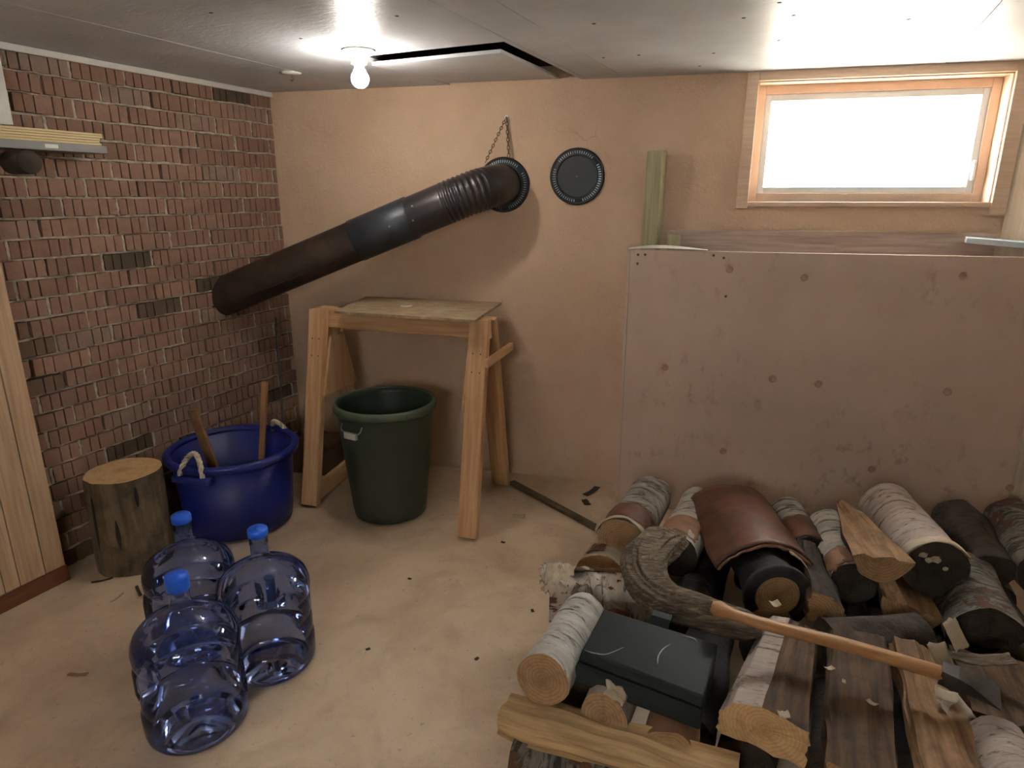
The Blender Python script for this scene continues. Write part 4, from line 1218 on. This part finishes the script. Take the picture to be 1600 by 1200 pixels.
# left front
a = firewood('birch_log', 'shaggy birch log with peeling white bark lying crosswise at the left', P(860, 934, 0.185), P(1035, 946, 0.185), section_round(0.074, seed=47, wob=0.05), 'birch_shaggy', end='rings_dark', seed=47, rough=0.012)
def ragged(parent, r, a0, a1, z0, z1, mat, seed, curl=0.015, name='bark_flake'):
    """papery bark strip with torn edges, lifting towards one side"""
    def fn(u, v):
        eu, ev = min(u, 1 - u), min(v, 1 - v)
        a = a0 + (a1 - a0) * u + (16 * nz(v * 9, seed) + 10 * nz(v * 27, seed + 1) if eu == 0 else 0)
        z = z0 + (z1 - z0) * v + (0.03 * nz(u * 7, seed + 4) + 0.015 * nz(u * 25, seed + 5) if ev == 0 else 0)
        rr_ = r + 0.003 + 0.006 * nz(u * 3, v * 4, seed) + curl * u ** 3 + 0.006 * nz(u * 9, v * 11, seed + 8)
        a = math.radians(a)
        return (-rr_ * math.cos(a), rr_ * math.sin(a), z)
    return MB().grid(fn, 14, 16).build(name, M[mat], parent, solid=0.0012)
for k, (a0, a1, z0, z1, mt, cu) in enumerate([
    (30, 150, 0.10, 0.33, 'birch_shaggy', 0.02), (200, 95, -0.01, 0.12, 'birch_pale', 0.03), (150, 60, 0.02, 0.16, 'birch_shaggy', 0.012), (175, 120, 0.14, 0.26, 'bark_inner', 0.02),
    (80, 165, 0.20, 0.31, 'birch_pale', 0.016), (140, 195, 0.22, 0.33, 'bark_inner', 0.02), (40, 100, -0.02, 0.07, 'birch_pale', 0.024), (60, 120, -0.03, 0.05, 'birch', 0.02), (110, 185, -0.025, 0.04, 'birch_pale', 0.026)]):
    ragged(a, 0.075 + 0.0015 * k, a0, a1, z0, z1, mt, k * 2.3, cu)
shell(a, 0.079, 150, 215, 0.02, 0.15, 'bark_red', 'bare_patch', 21, 0.03)
firewood('birch_log', 'white birch log with tan cut end at the front left corner', P(848, 1062, 0.265), P(912, 960, 0.215), section_round(0.069, seed=48, wob=0.03), 'birch', end='rings', seed=48)
a = firewood('birch_log', 'small birch log peeking out below the black box', P(942, 1122, 0.20), P(985, 1030, 0.145), section_round(0.060, seed=49), 'birch_pink', end='rings', seed=49)
flake(a, 0.061, 70, 0.02, 0.05, 0.05, 'birch_pale', 3, 0.02)
firewood('split_log', 'tan split piece poking out in front of the black box', P(1045, 1178, 0.155), P(1060, 1090, 0.15), section_split(0.06, 0, 180, (0, -0.03), seed=50), 'bark_inner', 'split_tan', 'rings', seed=50)

# front right splits
firewood('split_log', 'broad split log with pale birch bark side and ridged cut end', P(1196, 1140, 0.245), P(1236, 985, 0.225), section_poly([(-0.104, -0.055), (0.092, -0.058), (0.088, 0.036), (-0.012, 0.054), (-0.074, 0.040), (-0.104, 0.002)], bark=(3, 4, 5), seed=51), 'birch_pink', 'split_brown', 'rings_pale', taper=0.72, seed=51)
firewood('split_log', 'wide brown split log in the front middle, lighter towards the viewer', P(1348, 1235, 0.235), P(1338, 1000, 0.225), section_poly([(-0.072, -0.045), (0.072, -0.045), (0.068, 0.034), (-0.068, 0.03)], bark=(0,), seed=52), 'bark_dark', 'split_brown', 'rings', taper=0.9, seed=52)
firewood('split_log', 'tan split log running down from below the axe handle', P(1505, 1262, 0.24), P(1424, 1020, 0.23), section_poly([(-0.068, -0.045), (0.068, -0.045), (0.062, 0.03), (-0.058, 0.036)], bark=(0,), seed=53), 'bark_dark', 'split_tan', 'rings', taper=0.75, seed=53)
firewood('birch_log', 'pinkish birch log at the bottom right corner', P(1625, 1290, 0.215), P(1548, 1165, 0.21), section_round(0.078, seed=54), 'birch_pink', end='rings_dark', seed=54)

# twisted weathered wood
path = [P(1062, 838, 0.315), P(1030, 850, 0.325), P(1008, 876, 0.325), P(1010, 908, 0.32), P(1040, 936, 0.31), P(1085, 952, 0.30), P(1130, 966, 0.285), P(1185, 980, 0.265)]
base = path[3].copy(); base.z = 0.26
def smoothpath(pts, n):
    out = []
    for i in range(n + 1):
        x = i / n * (len(pts) - 1); k = min(int(x), len(pts) - 2); f = x - k
        p0_, p1_, p2_, p3_ = pts[max(k - 1, 0)], pts[k], pts[k + 1], pts[min(k + 2, len(pts) - 1)]
        out.append(0.5 * ((2 * p1_) + (p2_ - p0_) * f + (2 * p0_ - 5 * p1_ + 4 * p2_ - p3_) * f * f + (3 * p1_ - p0_ - 3 * p2_ + p3_) * f ** 3))
    return out
sp_ = smoothpath(path, 48)
tw = MB()
n = 64
ref = Vector((0, 0, 1)); rings = []
for i, p in enumerate(sp_):
    f = i / 48
    tg = (sp_[min(i + 1, 48)] - sp_[max(i - 1, 0)]).normalized()
    a_ = (ref - tg * ref.dot(tg)).normalized(); b_2 = tg.cross(a_)
    r = 0.016 + 0.046 * min(1, f * 5 + 0.25) * (1 - 0.35 * f) * (1 if f < 0.93 else (1 - f) / 0.07 * 0.6 + 0.4)
    ring = []
    for k in range(n):
        an = 2 * math.pi * k / n
        q = r * (1 + 0.28 * nz(math.cos(an) * 2.2, math.sin(an) * 2.2, f * 3.0) + 0.22 * nz(math.cos(an) * 7, math.sin(an) * 7, f * 2.0) + 0.10 * nz(math.cos(an) * 15, math.sin(an) * 15, f * 4))
        ring.append(p + a_ * (math.cos(an) * q * 0.75) + b_2 * (math.sin(an) * q * 1.15) - base)
    rings.append(ring)
vs = [q for r in rings for q in r]
tw.add(vs, [(i * n + k, i * n + (k + 1) % n, (i + 1) * n + (k + 1) % n, (i + 1) * n + k) for i in range(48) for k in range(n)], True)
tw.add(rings[0], [tuple(range(n))]); tw.add(rings[-1], [tuple(range(n))])
tag(tw.build('twisted_wood', M['weathered'], matrix=T(*base)), 'curved grey weathered root wood hooked around the black log end', 'wood piece', WOODG)

# ------------------------------------------------------------------ black box
tp = [P(943, 951, 0.335), P(1122, 1006, 0.315), P(1100, 1089, 0.300), P(909, 1016, 0.318)]
off = Vector((-0.030, -0.022, -0.075))
bot = [tp[0] + Vector((0.0, 0.0, -0.075)), tp[1] + Vector((0, 0, -0.075)), tp[2] + Vector((-0.01, -0.022, -0.075)), tp[3] + off]
bc = sum(bot, Vector()) / 4
box = tag(empty('black_box', T(*bc)), 'black metal box with scratched lid lying on the firewood', 'box')
rl = [p - bc for p in bot] + [p - bc for p in tp]
lid_h = 0.36
midp = [rl[i + 4].lerp(rl[i], lid_h) for i in range(4)]
gp_ = [rl[i + 4].lerp(rl[i], lid_h + 0.03) for i in range(4)]
MB().hexa(rl[:4] + gp_).build('box_body', M['boxblack'], box, bevel=0.004)
lid = MB().hexa(midp + rl[4:]).build('lid', M['boxblack'], box, bevel=0.005)
def on_lid(u, v, lift=0.0006):
    a = rl[7].lerp(rl[6], u); b = rl[4].lerp(rl[5], u)
    return a.lerp(b, v) + Vector((0, 0, lift))
scr_m = simple('pale_scratch', (150, 154, 152), 0.5, var=0.3)
for pts in ([(0.02, 0.02), (0.10, 0.03), (0.2, 0.10), (0.3, 0.34)], [(0.60, 0.26), (0.585, 0.40), (0.60, 0.56), (0.64, 0.70)], [(0.70, 0.93), (0.80, 0.95), (0.84, 0.90)]):
    pp_ = smoothpath([on_lid(*q) for q in pts], 16)
    MB().tube(pp_, lambda f: 0.0004 + 0.0013 * math.sin(math.pi * f), 5).build('scratch', scr_m, lid)
hs_ = [on_lid(0.50, 0.98, 0.0), on_lid(0.50, 1.10, 0.012), on_lid(0.50, 1.24, 0.010)]
sw = (rl[5] - rl[4]).normalized() * 0.025
hb = MB()
for i in range(2): hb.add([hs_[i] - sw, hs_[i] + sw, hs_[i + 1] + sw, hs_[i + 1] - sw], [(0, 1, 2, 3)])
hb.build('strap_hinge', M['boxblack'], box, solid=0.004)

# ------------------------------------------------------------------ axe
ha_, hb_ = P(1112, 948, 0.375), P(1478, 1054, 0.335)
hd_ = P(1478, 1054, 0.335)
axe = tag(empty('axe', T(*ha_)), 'wood handled axe lying across the firewood heap, steel head at right', 'axe')
d = (hb_ - ha_)
upv = Vector((0, 0, 1)); sdv = d.cross(upv).normalized(); uv_ = sdv.cross(d).normalized()
hpth, hrad = [], []
for i in range(31):
    f = i / 30
    sag = -0.010 * math.sin(f * math.pi * 1.6) 
    hpth.append(d * f + uv_ * 0.0 + sdv * (0.012 * math.sin(f * math.pi * 2) * (1 - f)) )
    knob = 0.010 * math.exp(-((f - 0.03) / 0.035) ** 2)
    hrad.append(0.0185 + knob + 0.003 * f if i else 0.018)
zv = d.normalized()
mm = Matrix.Identity(4)
for j in range(3): mm[j][0], mm[j][1], mm[j][2] = sdv[j], uv_[j], zv[j]
inv = mm.inverted()
hm_ = MB().tube([inv @ p for p in hpth], hrad, 16, flat=0.72)
hm_.build('axe_handle', M['handle'], axe, matrix=mm)
# head: wedge from eye to blade, laid on its side pointing right and down
e = hb_ - ha_
hx = d.normalized()
fw_ = (-sdv if (-sdv).y < 0 else sdv)
bladev = (P(1545, 1082, 0.325) - hb_)
bx_ = bladev.normalized()
w_ = bx_.cross(upv).normalized()
tz = w_.cross(bx_)
def hp_(l, w, h): return e + bx_ * l + w_ * w + tz * h
sec_ = [(-0.012, 0.022, 0.019), (0.022, 0.026, 0.019), (0.048, 0.025, 0.013), (0.078, 0.036, 0.006), (0.108, 0.050, 0.001)]
vs, fs = [], []
for l, w, h in sec_:
    vs += [hp_(l, -w, -h), hp_(l, w, -h), hp_(l, w, h), hp_(l, -w, h)]
for i in range(4):
    for k in range(4): fs.append((i * 4 + k, i * 4 + (k + 1) % 4, i * 4 + 4 + (k + 1) % 4, i * 4 + 4 + k))
fs += [(0, 1, 2, 3), (16, 17, 18, 19)]
MB().add(vs, fs).build('axe_head', M['darksteel'], axe, bevel=0.002)

# ------------------------------------------------------------------ loose bark and chips
def chip(name, p, size, mat, label, cat, seed, curl=0.5, rz=0.0, tilt=0.0, group=None):
    sx, sy = size
    def fn(u, v):
        a = (u - 0.5) * curl * 2.6
        r = sx / max(0.2, curl * 2.6)
        x = r * math.sin(a) if curl > 0.05 else (u - 0.5) * sx
        z = r * (1 - math.cos(a)) if curl > 0.05 else 0.002 * nz(u * 5, v * 5, seed)
        e_ = 0.18 * nz(u * 4, v * 4, seed)
        return (x * (1 + e_), (v - 0.5) * sy * (1 + 0.3 * nz(u * 5, seed, v * 2)), z + 0.003)
    o = MB().grid(fn, 8, 6).build(name, M[mat], solid=0.0018, matrix=T(*p) @ Matrix.Rotation(rz, 4, 'Z') @ Matrix.Rotation(tilt, 4, 'X'))
    return tag(o, label, cat, group)
chip('birch_bark_curl', P(1488, 992, 0.30), (0.06, 0.075), 'birch_pale', 'upper pale birch bark curl sticking up behind the axe handle', 'bark', 3, 0.4, 0.5, 0.9)
chip('birch_bark_curl', P(1466, 1024, 0.285), (0.055, 0.06), 'birch_pale', 'lower pale birch bark curl touching the axe handle', 'bark', 8, 0.4, 0.2, 0.8)
chip('birch_bark_curl', P(1478, 1088, 0.27), (0.05, 0.03), 'birch_pale', 'small bark curl below the axe head', 'bark', 5, 0.6, -0.5, 0.3)
chip('birch_bark_curl', P(1490, 1112, 0.25), (0.07, 0.06), 'birch_shaggy', 'brown bark curl right of the tan split log', 'bark', 6, 0.5, 0.3, 0.4)
chip('bark_strip', P(1530, 1032, 0.26), (0.16, 0.04), 'weathered', 'grey bark strip lying behind the axe head', 'bark', 9, 0.25, -0.1, 0.1)
chip('birch_bark_curl', P(1210, 945, 0.345), (0.03, 0.02), 'birch_pale', 'tiny pale bark curl just behind the axe handle', 'bark', 10, 0.7, 0.3, 0.3)
for i, (u, v, s_, lab) in enumerate([(1224, 1118, 0.026, 'tiny pale chip on the broad split log'), (1318, 1066, 0.012, 'tiny white chip on the brown split log, upper'), (1362, 1100, 0.022, 'tiny pale chip on the brown split log, lower'),
                                     (1296, 1046, 0.022, 'tiny bark shred beside the brown split log')]):
    chip('wood_chip', P(u, v, 0.292 if i in (0,) else 0.278), (s_, s_ * 0.7), 'birch_pale', lab, 'wood chip', 30 + i, 0.5, i * 1.1, 0.2)
for i, (u, v, sx, sy, mt, lab) in enumerate([
    (811, 808, 0.055, 0.04, 'birch_pale', 'pale curled bark chip on the floor right of the sawhorse'),
    (924, 769, 0.12, 0.03, 'bark_dark', 'dark bark strip on the floor beside the bin'),
    (916, 786, 0.06, 0.03, 'bark_dark', 'small dark bark chip on the floor beside the bin'),
    (786, 848, 0.018, 0.012, 'bark_dark', 'dark crumb on the floor in front of the sawhorse foot'),
    (160, 908, 0.07, 0.012, 'bark_dark', 'dark twig shred on the floor in front of the stump'),
    (183, 935, 0.06, 0.008, 'birch_pale', 'pale wood shred on the floor left of the bottles'),
    (217, 925, 0.08, 0.010, 'bark_dark', 'dark twig shred on the floor beside the back bottle'),
    (122, 1055, 0.06, 0.012, 'bark_inner', 'tan wood shred on the floor at the far left'),
    (745, 1030, 0.014, 0.010, 'bark_dark', 'dark crumb in the middle of the open floor'),
    (832, 955, 0.016, 0.01, 'bark_dark', 'dark crumb on the floor beside the shaggy birch log'),
    (640, 905, 0.014, 0.01, 'bark_dark', 'dark crumb on the floor in front of the green can'),
    (575, 1015, 0.014, 0.01, 'bark_dark', 'dark crumb on the floor right of the bottles')]):
    chip('wood_chip', P(u, v, 0.001), (sx, sy), mt, lab, 'wood chip', 50 + i, 0.15, i * 0.9)
